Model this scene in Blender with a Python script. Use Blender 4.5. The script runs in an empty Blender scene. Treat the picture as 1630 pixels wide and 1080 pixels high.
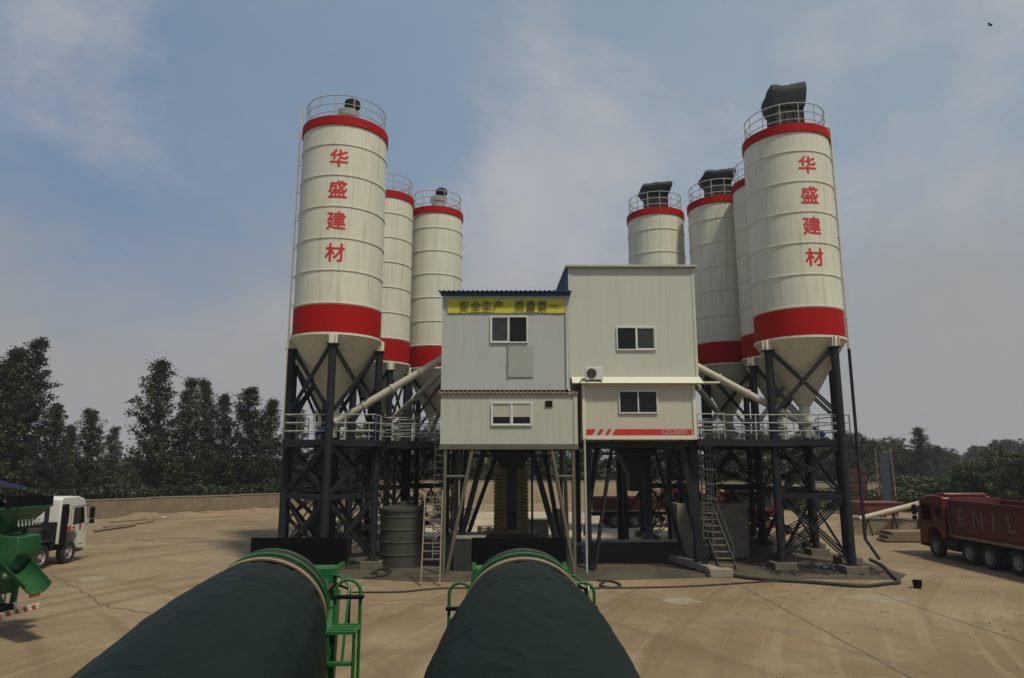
import bpy, bmesh, math, random
from math import sin, cos, pi, radians, sqrt, atan2, asin
from mathutils import Vector, Matrix, noise

# ------------------------------------------------------------------ camera, sky, sun, exposure
S = bpy.context.scene
COL = S.collection
CAM_H = 4.8
PITCH = radians(9.94)
FPX = 1087.0                       # focal length in pixels of a 1630 px wide frame
cam_d = bpy.data.cameras.new('camera')
cam_d.sensor_width = 36.0
cam_d.lens = 36.0 * FPX / 1630.0
cam_d.clip_start = 0.05
cam_d.clip_end = 6000
cam = bpy.data.objects.new('camera', cam_d)
COL.objects.link(cam)
cam.location = (0, 0, CAM_H)
cam.rotation_euler = (pi / 2 + PITCH, 0, 0)
S.camera = cam
S.view_settings.view_transform = 'Standard'
S.view_settings.look = 'None'
S.view_settings.exposure = 0.15
S.view_settings.gamma = 1.0
S.view_settings.use_curve_mapping = False

SUN_EL, SUN_AZ = radians(60), radians(145)      # azimuth clockwise from +Y: behind the camera, to its right
world = bpy.data.worlds.new('World')
S.world = world
world.use_nodes = True
wn, wl = world.node_tree.nodes, world.node_tree.links
wn.clear()
def W(t, **k):
    n = wn.new(t)
    for a, v in k.items():
        setattr(n, a, v)
    return n
w_out = W('ShaderNodeOutputWorld'); w_bg = W('ShaderNodeBackground')
w_bg.inputs['Strength'].default_value = 0.1
sky = W('ShaderNodeTexSky', sky_type='NISHITA')
sky.sun_disc = False
sky.sun_elevation = SUN_EL
sky.sun_rotation = SUN_AZ
sky.air_density = 1.0; sky.dust_density = 3.0; sky.ozone_density = 1.0
tc = W('ShaderNodeTexCoord')
mp = W('ShaderNodeMapping'); mp.inputs['Scale'].default_value = (0.9, 0.9, 1.35)
mp.inputs['Location'].default_value = (-10.627, 19.826, -1.189)
n1 = W('ShaderNodeTexNoise'); n1.inputs['Scale'].default_value = 2.1; n1.inputs['Detail'].default_value = 9; n1.inputs['Roughness'].default_value = 0.57; n1.inputs['Distortion'].default_value = 0.15
n2 = W('ShaderNodeTexNoise'); n2.inputs['Scale'].default_value = 3.4; n2.inputs['Detail'].default_value = 6; n2.inputs['Roughness'].default_value = 0.55
r1 = W('ShaderNodeMapRange'); r1.interpolation_type = 'SMOOTHSTEP'
r1.inputs['From Min'].default_value = 0.45; r1.inputs['From Max'].default_value = 0.68
r2 = W('ShaderNodeMapRange'); r2.interpolation_type = 'SMOOTHSTEP'
r2.inputs['From Min'].default_value = 0.40; r2.inputs['From Max'].default_value = 0.72
r2.inputs['To Max'].default_value = 0.16
hs = W('ShaderNodeHueSaturation'); hs.inputs['Saturation'].default_value = 0.55; hs.inputs['Value'].default_value = 0.62
cloud_mix = W('ShaderNodeMix', data_type='RGBA')
cloud_mix.inputs['B'].default_value = (3.8, 3.92, 4.2, 1)
veil = W('ShaderNodeMix', data_type='RGBA')
veil.inputs['Factor'].default_value = 0.80
veil.inputs['B'].default_value = (1.85, 2.5, 3.5, 1)
sep = W('ShaderNodeSeparateXYZ')
rz = W('ShaderNodeMapRange'); rz.interpolation_type = 'SMOOTHSTEP'
rz.inputs['From Min'].default_value = 0.40; rz.inputs['From Max'].default_value = 0.10
rz.inputs['To Max'].default_value = 0.97
hz = W('ShaderNodeMix', data_type='RGBA')
hz.inputs['B'].default_value = (2.95, 2.98, 3.0, 1)
mx = W('ShaderNodeMath', operation='MAXIMUM')
side = W('ShaderNodeSeparateXYZ'); wl.new(tc.outputs['Generated'], side.inputs['Vector'])
wl.new(tc.outputs['Generated'], mp.inputs['Vector'])
wl.new(mp.outputs['Vector'], n1.inputs['Vector']); wl.new(mp.outputs['Vector'], n2.inputs['Vector'])
lean = W('ShaderNodeMath', operation='MULTIPLY_ADD'); lean.inputs[1].default_value = 0.10
wl.new(side.outputs['X'], lean.inputs[0]); wl.new(n1.outputs['Fac'], lean.inputs[2]); wl.new(lean.outputs['Value'], r1.inputs['Value']); wl.new(n2.outputs['Fac'], r2.inputs['Value'])
wl.new(r1.outputs['Result'], mx.inputs[0]); wl.new(r2.outputs['Result'], mx.inputs[1])
wl.new(sky.outputs['Color'], hs.inputs['Color'])
wl.new(hs.outputs['Color'], veil.inputs['A'])
pale = W('ShaderNodeMix', data_type='RGBA'); pale.inputs['A'].default_value = (1.65, 2.45, 3.7, 1); pale.inputs['B'].default_value = (2.6, 3.4, 4.2, 1)
wx = W('ShaderNodeMapRange'); wx.inputs['From Min'].default_value = -0.5; wx.inputs['From Max'].default_value = 0.25
wl.new(side.outputs['X'], wx.inputs['Value']); wl.new(wx.outputs['Result'], pale.inputs['Factor']); wl.new(pale.outputs['Result'], veil.inputs['B'])
wl.new(veil.outputs['Result'], cloud_mix.inputs['A'])
wl.new(mx.outputs['Value'], cloud_mix.inputs['Factor'])
wl.new(tc.outputs['Generated'], sep.inputs['Vector'])
rag = W('ShaderNodeMath', operation='MULTIPLY_ADD'); rag.inputs[1].default_value = -0.42
ragc = W('ShaderNodeMath', operation='SUBTRACT'); ragc.inputs[1].default_value = 0.5
wl.new(n2.outputs['Fac'], ragc.inputs[0]); wl.new(ragc.outputs['Value'], rag.inputs[0]); wl.new(sep.outputs['Z'], rag.inputs[2]); wl.new(rag.outputs['Value'], rz.inputs['Value'])
wl.new(rz.outputs['Result'], hz.inputs['Factor'])
wl.new(cloud_mix.outputs['Result'], hz.inputs['A'])
wl.new(hz.outputs['Result'], w_bg.inputs['Color'])
wl.new(w_bg.outputs['Background'], w_out.inputs['Surface'])

sun_d = bpy.data.lights.new('sun', 'SUN')
sun_d.energy = 2.5
sun_d.angle = radians(5)
sun_d.color = (1.0, 0.93, 0.74)
sun = bpy.data.objects.new('sun', sun_d)
COL.objects.link(sun)
sdir = Vector((sin(SUN_AZ) * cos(SUN_EL), cos(SUN_AZ) * cos(SUN_EL), sin(SUN_EL)))
sun.rotation_euler = (-sdir).to_track_quat('-Z', 'Y').to_euler()
sun.location = sdir * 200

# ------------------------------------------------------------------ survey helper: a spot on the ground seen in the photograph
def ground_at(px, py, z=0.0):
    v = -(py - 540) / FPX
    ry, rzz = cos(PITCH) - v * sin(PITCH), sin(PITCH) + v * cos(PITCH)
    t = (z - CAM_H) / rzz
    return ((px - 815) / FPX * t, ry * t)

# ------------------------------------------------------------------ materials
MATS = {}
def mat(name, col, rough=0.6, metal=0.0, var=0.12, scale=3.0, bump=0.0, bscale=40.0, streak=0.0, streak_col=None, spec=0.5, stretch=None, dust=0.0, dust_col=(0.22, 0.17, 0.115)):
    """Painted / mineral surface: base colour broken up by noise, optional run-down dirt streaks, dust on the upward faces and bump."""
    if name in MATS:
        return MATS[name]
    m = bpy.data.materials.new(name)
    m.use_nodes = True
    N, L = m.node_tree.nodes, m.node_tree.links
    b = N['Principled BSDF']
    b.inputs['Roughness'].default_value = rough
    b.inputs['Metallic'].default_value = metal
    b.inputs['Specular IOR Level'].default_value = spec
    t = N.new('ShaderNodeTexCoord')
    mpn = N.new('ShaderNodeMapping')
    if stretch:
        mpn.inputs['Scale'].default_value = stretch
    L.new(t.outputs['Object'], mpn.inputs['Vector'])
    nz = N.new('ShaderNodeTexNoise')
    nz.inputs['Scale'].default_value = scale; nz.inputs['Detail'].default_value = 6; nz.inputs['Roughness'].default_value = 0.6
    L.new(mpn.outputs['Vector'], nz.inputs['Vector'])
    mixn = N.new('ShaderNodeMix'); mixn.data_type = 'RGBA'
    lo = [c * (1 - var * 1.6) for c in col]; hi = [min(1, c * (1 + var)) for c in col]
    mixn.inputs['A'].default_value = (*lo, 1); mixn.inputs['B'].default_value = (*hi, 1)
    L.new(nz.outputs['Fac'], mixn.inputs['Factor'])
    last = mixn.outputs['Result']
    if streak > 0:
        m2 = N.new('ShaderNodeMapping'); m2.inputs['Scale'].default_value = (5.0, 5.0, 0.22)
        L.new(t.outputs['Object'], m2.inputs['Vector'])
        ns = N.new('ShaderNodeTexNoise'); ns.inputs['Scale'].default_value = 1.6; ns.inputs['Detail'].default_value = 5
        L.new(m2.outputs['Vector'], ns.inputs['Vector'])
        mr = N.new('ShaderNodeMapRange'); mr.inputs['From Min'].default_value = 0.5; mr.inputs['From Max'].default_value = 0.78
        mr.inputs['To Max'].default_value = streak
        L.new(ns.outputs['Fac'], mr.inputs['Value'])
        mm = N.new('ShaderNodeMix'); mm.data_type = 'RGBA'
        sc = streak_col or tuple(c * 0.45 for c in col)
        mm.inputs['B'].default_value = (*sc, 1)
        L.new(mr.outputs['Result'], mm.inputs['Factor']); L.new(last, mm.inputs['A'])
        last = mm.outputs['Result']
    if dust > 0:
        g = N.new('ShaderNodeNewGeometry'); sx = N.new('ShaderNodeSeparateXYZ')
        L.new(g.outputs['Normal'], sx.inputs['Vector'])
        md = N.new('ShaderNodeMath'); md.operation = 'MULTIPLY_ADD'; md.use_clamp = True
        md.inputs[1].default_value = dust; md.inputs[2].default_value = dust * 0.15
        L.new(sx.outputs['Z'], md.inputs[0])
        mdd = N.new('ShaderNodeMath'); mdd.operation = 'MULTIPLY'; mdd.use_clamp = True
        L.new(md.outputs['Value'], mdd.inputs[0]); L.new(nz.outputs['Fac'], mdd.inputs[1])
        mm = N.new('ShaderNodeMix'); mm.data_type = 'RGBA'
        mm.inputs['B'].default_value = (*dust_col, 1)
        L.new(mdd.outputs['Value'], mm.inputs['Factor']); L.new(last, mm.inputs['A'])
        last = mm.outputs['Result']
    L.new(last, b.inputs['Base Color'])
    rr = N.new('ShaderNodeMapRange')
    rr.inputs['To Min'].default_value = max(0.03, rough - 0.12); rr.inputs['To Max'].default_value = min(1, rough + 0.12)
    L.new(nz.outputs['Fac'], rr.inputs['Value']); L.new(rr.outputs['Result'], b.inputs['Roughness'])
    if bump > 0:
        nb = N.new('ShaderNodeTexNoise'); nb.inputs['Scale'].default_value = bscale; nb.inputs['Detail'].default_value = 5
        L.new(mpn.outputs['Vector'], nb.inputs['Vector'])
        bp = N.new('ShaderNodeBump'); bp.inputs['Strength'].default_value = bump; bp.inputs['Distance'].default_value = 0.05
        L.new(nb.outputs['Fac'], bp.inputs['Height']); L.new(bp.outputs['Normal'], b.inputs['Normal'])
    MATS[name] = m
    return m

M_CREAM = mat('cream silo paint', (0.66, 0.645, 0.535), 0.5, var=0.09, scale=0.6, streak=0.5, streak_col=(0.36, 0.32, 0.23), bump=0.03, bscale=6)
M_RED = mat('red band paint', (0.37, 0.008, 0.007), 0.6, var=0.12, scale=1.2, streak=0.15, spec=0.10)
M_LETTER = mat('red lettering paint', (0.55, 0.02, 0.018), 0.5, var=0.08)
M_STEEL = mat('dark blue grey steel paint', (0.014, 0.017, 0.023), 0.55, var=0.3, scale=2.5, dust=0.12, streak=0.3, streak_col=(0.022, 0.019, 0.016), spec=0.25)
M_RAIL = mat('pale galvanised rail', (0.40, 0.40, 0.37), 0.5, var=0.15)
M_VENT = mat('grey vent steel', (0.28, 0.28, 0.25), 0.55, var=0.2)
M_TARP = mat('dark green cover sheet', (0.006, 0.013, 0.013), 0.6, var=0.35, scale=4, bump=0.5, bscale=5, spec=0.3)
M_PANEL_BLUE = mat('bluish white sandwich panel', (0.42, 0.44, 0.42), 0.5, var=0.05, scale=0.6, streak=0.26, streak_col=(0.24, 0.25, 0.22))
M_PANEL_WHITE = mat('white sandwich panel', (0.50, 0.508, 0.44), 0.5, var=0.05, scale=0.5, streak=0.20, streak_col=(0.30, 0.31, 0.23))
M_PANEL_OLD = mat('weathered white panel', (0.45, 0.465, 0.395), 0.55, var=0.08, scale=0.7, streak=0.45, streak_col=(0.30, 0.28, 0.22))
M_FRAME_CREAM = mat('cream cabin frame', (0.66, 0.62, 0.50), 0.5, var=0.05)
M_BEIGE = mat('beige cabin panel', (0.51, 0.48, 0.395), 0.5, var=0.05, scale=0.8, streak=0.12)
M_BLUE_ROOF = mat('blue roof sheet', (0.015, 0.075, 0.20), 0.45, var=0.15)
M_YELLOW = mat('yellow banner cloth', (0.55, 0.50, 0.035), 0.7, var=0.06, scale=2)
M_OLIVE = mat('olive banner lettering', (0.085, 0.075, 0.018), 0.7, var=0.05)
M_GLASS = mat('dark window glass', (0.006, 0.007, 0.007), 0.05, var=0.2, spec=0.35)
M_GLASS_GREY = mat('dusty window glass', (0.045, 0.047, 0.045), 0.25, var=0.25, spec=0.3)
M_BLIND = mat('pale window blind', (0.42, 0.41, 0.33), 0.8, var=0.05)
M_ALU = mat('white window frame', (0.62, 0.63, 0.60), 0.4, var=0.04)
M_RUST = mat('rusty edge trim', (0.24, 0.185, 0.13), 0.8, var=0.4, scale=6)
M_OLIVE_STEEL = mat('olive grey steel tube', (0.115, 0.105, 0.072), 0.6, var=0.25, scale=3, streak=0.4, streak_col=(0.10, 0.05, 0.03))
M_SCREW = mat('cream conveyor tube', (0.52, 0.49, 0.39), 0.5, var=0.08, streak=0.2, dust=0.2)
M_MOTOR = mat('blue motor paint', (0.02, 0.03, 0.16), 0.4, var=0.15)
M_CONC = mat('grey concrete', (0.26, 0.235, 0.19), 0.9, var=0.22, scale=2.2, bump=0.3, bscale=14, streak=0.3)
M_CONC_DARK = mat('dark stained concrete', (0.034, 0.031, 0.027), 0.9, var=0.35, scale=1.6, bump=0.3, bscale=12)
M_WALLC = mat('weathered boundary concrete', (0.21, 0.162, 0.108), 0.9, var=0.3, scale=0.9, bump=0.4, bscale=5, streak=0.55, streak_col=(0.10, 0.085, 0.06))
M_TANK = mat('olive tank steel', (0.055, 0.056, 0.042), 0.5, var=0.25, streak=0.3)
M_WOODPALE = mat('pale ladder paint', (0.17, 0.145, 0.095), 0.7, var=0.15)
M_GREEN = mat('green truck paint', (0.012, 0.13, 0.032), 0.35, var=0.2, scale=2.5, dust=0.22)
M_GREEN_SHADED = mat('shade darkened green truck paint', (0.009, 0.088, 0.024), 0.4, var=0.25, scale=2.5, dust=0.12)  # the same green darkened, shade painted into the parked mixers' colour
M_WHITECAB = mat('white cab paint', (0.66, 0.66, 0.62), 0.3, var=0.04, scale=1.5, streak=0.12)
M_DUSTRED = mat('dusty red truck paint', (0.105, 0.014, 0.011), 0.55, var=0.25, scale=1.5, streak=0.35, streak_col=(0.055, 0.022, 0.016), dust=0.3)
M_CABRED = mat('red cab paint', (0.135, 0.012, 0.009), 0.35, var=0.12, dust=0.2)
M_RUBBER = mat('black rubber', (0.005, 0.005, 0.0055), 0.85, var=0.3, spec=0.15)
M_TYRE = mat('dusty tyre rubber', (0.022, 0.020, 0.018), 0.85, var=0.35, bump=0.2, bscale=30)
M_RIM = mat('steel wheel rim', (0.30, 0.29, 0.26), 0.5, var=0.2)
M_CHASSIS = mat('dark chassis', (0.013, 0.013, 0.014), 0.65, var=0.3, dust=0.12, spec=0.25)
M_DRUMTARP = mat('dark green drum sheet', (0.0048, 0.0130, 0.0098), 0.56, var=0.3, scale=1.6, bump=0.28, bscale=7.0, spec=0.20)
M_ROPE = mat('tan binding strip', (0.24, 0.18, 0.105), 0.8, var=0.25, scale=8)
M_DRUMWHITE = mat('white drum paint', (0.60, 0.59, 0.55), 0.45, var=0.08, streak=0.2)
M_DRUMBLUE = mat('blue drum paint', (0.02, 0.03, 0.065), 0.5, var=0.2)
M_ORANGE = mat('orange red marking', (0.45, 0.05, 0.02), 0.5, var=0.1)
M_WHITEMARK = mat('white marking', (0.6, 0.6, 0.56), 0.6, var=0.1)
M_FADED = mat('faded white lettering', (0.17, 0.13, 0.11), 0.8, var=0.4, scale=5)
M_BLUETARP = mat('bright blue canopy sheet', (0.012, 0.07, 0.42), 0.6, var=0.12)
M_BARK = mat('grey brown bark', (0.075, 0.06, 0.045), 0.9, var=0.35, scale=5, bump=0.4, bscale=10)
M_HOSE = mat('black hose', (0.02, 0.02, 0.02), 0.6, var=0.3, dust=0.2)
M_PIPECREAM = mat('cream steel pipe', (0.48, 0.43, 0.32), 0.6, var=0.12)
M_BELTBLUE = mat('blue grey belt cover', (0.026, 0.031, 0.044), 0.85, var=0.25, spec=0.1)
M_WOOD = mat('weathered timber', (0.20, 0.15, 0.10), 0.85, var=0.3)
M_DARKSHEET = mat('dark sheet steel', (0.009, 0.0095, 0.010), 0.6, var=0.3, spec=0.25)
M_PAPER = mat('white litter', (0.65, 0.64, 0.6), 0.8, var=0.05)
M_CRACK = mat('dark joint filler', (0.145, 0.113, 0.078), 0.95, var=0.4)

def leaf_mat(name, a, b):
    m = bpy.data.materials.new(name); m.use_nodes = True
    N, L = m.node_tree.nodes, m.node_tree.links
    bs = N['Principled BSDF']; bs.inputs['Roughness'].default_value = 0.55; bs.inputs['Specular IOR Level'].default_value = 0.3
    t = N.new('ShaderNodeTexCoord'); nz = N.new('ShaderNodeTexNoise'); nz.inputs['Scale'].default_value = 0.9; nz.inputs['Detail'].default_value = 5
    L.new(t.outputs['Object'], nz.inputs['Vector'])
    oi = N.new('ShaderNodeObjectInfo')
    mr = N.new('ShaderNodeMapRange'); mr.inputs['From Min'].default_value = 0.36; mr.inputs['From Max'].default_value = 0.66
    L.new(nz.outputs['Fac'], mr.inputs['Value'])
    mm = N.new('ShaderNodeMix'); mm.data_type = 'RGBA'; mm.inputs['A'].default_value = (*a, 1); mm.inputs['B'].default_value = (*b, 1)
    L.new(mr.outputs['Result'], mm.inputs['Factor'])
    hsv = N.new('ShaderNodeHueSaturation')
    vr = N.new('ShaderNodeMapRange'); vr.inputs['To Min'].default_value = 0.8; vr.inputs['To Max'].default_value = 1.2
    L.new(oi.outputs['Random'], vr.inputs['Value']); L.new(vr.outputs['Result'], hsv.inputs['Value'])
    L.new(mm.outputs['Result'], hsv.inputs['Color']); L.new(hsv.outputs['Color'], bs.inputs['Base Color'])
    return m
M_LEAF_POPLAR = leaf_mat('poplar leaves', (0.016, 0.028, 0.010), (0.050, 0.070, 0.022))
M_LEAF_BROAD = leaf_mat('broad leaves', (0.028, 0.046, 0.015), (0.070, 0.092, 0.026))
M_LEAF_BUSH = leaf_mat('bush leaves', (0.035, 0.050, 0.016), (0.085, 0.10, 0.028))

# yard: dusty, worn concrete with tyre sweeps, damp patches and lighter poured bays
def yard_material():
    m = bpy.data.materials.new('dusty concrete yard'); m.use_nodes = True
    N, L = m.node_tree.nodes, m.node_tree.links
    b = N['Principled BSDF']; b.inputs['Roughness'].default_value = 0.92; b.inputs['Specular IOR Level'].default_value = 0.25
    t = N.new('ShaderNodeTexCoord')
    def nz(scale, det, rough, stretch=(1, 1, 1), rot=0.0, dist=0.0):
        mpn = N.new('ShaderNodeMapping'); mpn.inputs['Scale'].default_value = stretch; mpn.inputs['Rotation'].default_value = (0, 0, rot)
        L.new(t.outputs['Object'], mpn.inputs['Vector'])
        n = N.new('ShaderNodeTexNoise'); n.inputs['Scale'].default_value = scale; n.inputs['Detail'].default_value = det; n.inputs['Roughness'].default_value = rough; n.inputs['Distortion'].default_value = dist
        L.new(mpn.outputs['Vector'], n.inputs['Vector'])
        return n.outputs['Fac']
    def ramp(f, a, c, lo=0.0, hi=1.0):
        r = N.new('ShaderNodeMapRange'); r.interpolation_type = 'SMOOTHSTEP'
        r.inputs['From Min'].default_value = a; r.inputs['From Max'].default_value = c; r.inputs['To Min'].default_value = lo; r.inputs['To Max'].default_value = hi
        L.new(f, r.inputs['Value']); return r.outputs['Result']
    def mix(f, A, B):
        mm = N.new('ShaderNodeMix'); mm.data_type = 'RGBA'
        L.new(f, mm.inputs['Factor'])
        for s, v in (('A', A), ('B', B)):
            if isinstance(v, tuple): mm.inputs[s].default_value = (*v, 1)
            else: L.new(v, mm.inputs[s])
        return mm.outputs['Result']
    def arcs(cx, cy, fr, ft, seed):                           # noise drawn out along circles round a turning point
        sp = N.new('ShaderNodeSeparateXYZ'); L.new(t.outputs['Object'], sp.inputs['Vector'])
        def m(op, a, v=None, v2=None):
            n = N.new('ShaderNodeMath'); n.operation = op; L.new(a, n.inputs[0])
            if v is not None:
                if isinstance(v, (int, float)): n.inputs[1].default_value = v
                else: L.new(v, n.inputs[1])
            return n.outputs['Value']
        dx, dy = m('SUBTRACT', sp.outputs['X'], cx), m('SUBTRACT', sp.outputs['Y'], cy)
        r = m('SQRT', m('ADD', m('MULTIPLY', dx, dx), m('MULTIPLY', dy, dy)))
        an = m('ARCTAN2', dx, dy)
        cb = N.new('ShaderNodeCombineXYZ'); L.new(m('MULTIPLY', r, fr), cb.inputs['X']); L.new(m('MULTIPLY', an, ft), cb.inputs['Y']); cb.inputs['Z'].default_value = seed
        n = N.new('ShaderNodeTexNoise'); n.inputs['Scale'].default_value = 1.0; n.inputs['Detail'].default_value = 6; n.inputs['Roughness'].default_value = 0.62
        L.new(cb.outputs['Vector'], n.inputs['Vector']); return n.outputs['Fac']
    c = mix(ramp(nz(0.10, 5, 0.6), 0.36, 0.64), (0.199, 0.141, 0.079), (0.301, 0.226, 0.134))
    c = mix(ramp(nz(0.42, 6, 0.65), 0.50, 0.72, 0, 0.55), c, (0.359, 0.285, 0.181))
    c = mix(ramp(nz(0.22, 7, 0.62, dist=0.6), 0.56, 0.70, 0, 0.60), c, (0.131, 0.093, 0.052))
    c = mix(ramp(nz(0.16, 6, 0.6, dist=0.8), 0.60, 0.74, 0, 0.45), c, (0.291, 0.190, 0.097))
    c = mix(ramp(arcs(48, 2, 1.1, 3.0, 1.5), 0.50, 0.66, 0, 0.52), c, (0.145, 0.103, 0.059))      # tyre sweeps
    c = mix(ramp(arcs(48, 2, 2.9, 4.0, 7.5), 0.53, 0.68, 0, 0.42), c, (0.349, 0.271, 0.164))
    c = mix(ramp(arcs(-42, -6, 1.5, 3.0, 3.5), 0.52, 0.68, 0, 0.42), c, (0.150, 0.106, 0.060))
    c = mix(ramp(arcs(2, -60, 2.0, 5.0, 9.5), 0.55, 0.70, 0, 0.45), c, (0.160, 0.116, 0.067))
    c = mix(ramp(nz(7.0, 6, 0.7), 0.45, 0.75, 0, 0.35), c, (0.131, 0.095, 0.055))
    c = mix(ramp(nz(2.3, 7, 0.72), 0.60, 0.72, 0, 0.45), c, (0.107, 0.078, 0.046))
    c = mix(ramp(nz(75.0, 3, 0.7), 0.50, 0.72, 0, 0.40), c, (0.12, 0.09, 0.06))
    c = mix(ramp(nz(28.0, 4, 0.7), 0.55, 0.75, 0, 0.45), c, (0.388, 0.314, 0.202))
    L.new(c, b.inputs['Base Color'])
    bp = N.new('ShaderNodeBump'); bp.inputs['Strength'].default_value = 0.35; bp.inputs['Distance'].default_value = 0.03
    L.new(nz(5.0, 8, 0.7), bp.inputs['Height']); L.new(bp.outputs['Normal'], b.inputs['Normal'])
    return m
def dirt_material(name, A, B, C, scale):
    m = bpy.data.materials.new(name); m.use_nodes = True
    N, L = m.node_tree.nodes, m.node_tree.links
    b = N['Principled BSDF']; b.inputs['Roughness'].default_value = 0.95; b.inputs['Specular IOR Level'].default_value = 0.2
    t = N.new('ShaderNodeTexCoord')
    last = None
    mm = None
    for k, (s, lo, hi) in enumerate(((scale, 0.38, 0.62), (scale * 6, 0.5, 0.75))):
        n = N.new('ShaderNodeTexNoise'); n.inputs['Scale'].default_value = s; n.inputs['Detail'].default_value = 7; n.inputs['Roughness'].default_value = 0.65
        L.new(t.outputs['Object'], n.inputs['Vector'])
        r = N.new('ShaderNodeMapRange'); r.inputs['From Min'].default_value = lo; r.inputs['From Max'].default_value = hi
        L.new(n.outputs['Fac'], r.inputs['Value'])
        mm = N.new('ShaderNodeMix'); mm.data_type = 'RGBA'; L.new(r.outputs['Result'], mm.inputs['Factor'])
        if last is None: mm.inputs['A'].default_value = (*A, 1); mm.inputs['B'].default_value = (*B, 1)
        else: L.new(last, mm.inputs['A']); mm.inputs['B'].default_value = (*C, 1)
        last = mm.outputs['Result']
    L.new(last, b.inputs['Base Color'])
    return m

# ------------------------------------------------------------------ mesh helpers
class MB:
    def __init__(self): self.bm = bmesh.new(); self.mi = 0
    def _f(self, vs, smooth=False):
        try:
            f = self.bm.faces.new(vs)
            f.material_index = self.mi; f.smooth = smooth
            return f
        except ValueError:
            return None
    def box(self, c, s, rot=None):
        hx, hy, hz_ = s[0] / 2, s[1] / 2, s[2] / 2
        P = [Vector((x, y, z)) for z in (-hz_, hz_) for x, y in ((-hx, -hy), (hx, -hy), (hx, hy), (-hx, hy))]
        if rot is not None: P = [rot @ p for p in P]
        v = [self.bm.verts.new(p + Vector(c)) for p in P]
        for q in ((3, 2, 1, 0), (4, 5, 6, 7), (0, 1, 5, 4), (1, 2, 6, 5), (2, 3, 7, 6), (3, 0, 4, 7)):
            self._f([v[i] for i in q])
        return self
    def span(self, a, b):            # box from corner a to corner b
        return self.box([(a[i] + b[i]) / 2 for i in range(3)], [abs(b[i] - a[i]) for i in range(3)])
    def bar(self, a, b, w, h=None):
        a, b = Vector(a), Vector(b); d = b - a
        q = d.to_track_quat('Z', 'Y').to_matrix()
        return self.box((a + b) / 2, (w, h or w, d.length), q)
    def tube(self, pts, r, n=8, cap=True, smooth=True):
        pts = [Vector(p) for p in pts]
        rs = r if isinstance(r, (list, tuple)) else [r] * len(pts)
        rings = []
        ref = None
        for i, p in enumerate(pts):
            d = (pts[min(i + 1, len(pts) - 1)] - pts[max(i - 1, 0)])
            if d.length < 1e-9: d = Vector((0, 0, 1))
            d.normalize()
            if ref is None: ref = Vector((0, 0, 1)) if abs(d.z) < 0.9 else Vector((1, 0, 0))
            u = ref - d * ref.dot(d)
            if u.length < 1e-4: u = d.orthogonal()
            u.normalize(); v = d.cross(u); ref = u
            rings.append([self.bm.verts.new(p + (u * cos(2 * pi * k / n) + v * sin(2 * pi * k / n)) * rs[i]) for k in range(n)])
        for i in range(len(rings) - 1):
            for k in range(n):
                self._f([rings[i][k], rings[i][(k + 1) % n], rings[i + 1][(k + 1) % n], rings[i + 1][k]], smooth)
        if cap:
            self._f(list(reversed(rings[0]))); self._f(rings[-1])
        return self
    def hoop(self, c, r, tr, n=40, m=6, a0=0.0, a1=2 * pi, frame=None):
        full = abs(a1 - a0 - 2 * pi) < 1e-6
        k = n if full else n + 1
        rings = []
        for i in range(k):
            a = a0 + (a1 - a0) * i / n
            ring = []
            for j in range(m):
                b = 2 * pi * j / m
                p = Vector(((r + tr * cos(b)) * cos(a), (r + tr * cos(b)) * sin(a), tr * sin(b)))
                if frame is not None: p = frame @ p
                ring.append(self.bm.verts.new(p + Vector(c)))
            rings.append(ring)
        for i in range(n):
            A, B = rings[i], rings[(i + 1) % k]
            for j in range(m): self._f([A[j], B[j], B[(j + 1) % m], A[(j + 1) % m]], True)
        return self
    def lathe(self, prof, n=48, frame=None, c=(0, 0, 0), smooth=True, closed=False):
        rings = []
        for r, z in prof:
            if r < 1e-6:
                p = Vector((0, 0, z))
                if frame is not None: p = frame @ p
                rings.append([self.bm.verts.new(p + Vector(c))]); continue
            ring = []
            for k in range(n):
                p = Vector((r * cos(2 * pi * k / n), r * sin(2 * pi * k / n), z))
                if frame is not None: p = frame @ p
                ring.append(self.bm.verts.new(p + Vector(c)))
            rings.append(ring)
        pairs = list(zip(rings[:-1], rings[1:]))
        if closed: pairs.append((rings[-1], rings[0]))
        for A, B in pairs:
            for k in range(n):
                k2 = (k + 1) % n
                if len(A) == 1 and len(B) == 1: continue
                if len(A) == 1: self._f([A[0], B[k2], B[k]], smooth)
                elif len(B) == 1: self._f([A[k], A[k2], B[0]], smooth)
                else: self._f([A[k], A[k2], B[k2], B[k]], smooth)
        return self
    def prism(self, pts, axis, lo, hi):
        """2-D outline extruded along an axis: axis 'x' takes (y,z), 'y' takes (x,z), 'z' takes (x,y)."""
        def P(p, t):
            return {'x': (t, p[0], p[1]), 'y': (p[0], t, p[1]), 'z': (p[0], p[1], t)}[axis]
        A = [self.bm.verts.new(P(p, lo)) for p in pts]; B = [self.bm.verts.new(P(p, hi)) for p in pts]
        n = len(pts)
        self._f(A); self._f(list(reversed(B)))
        for i in range(n): self._f([A[i], B[i], B[(i + 1) % n], A[(i + 1) % n]])
        return self
    def poly(self, pts):
        self._f([self.bm.verts.new(p) for p in pts]); return self
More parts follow.
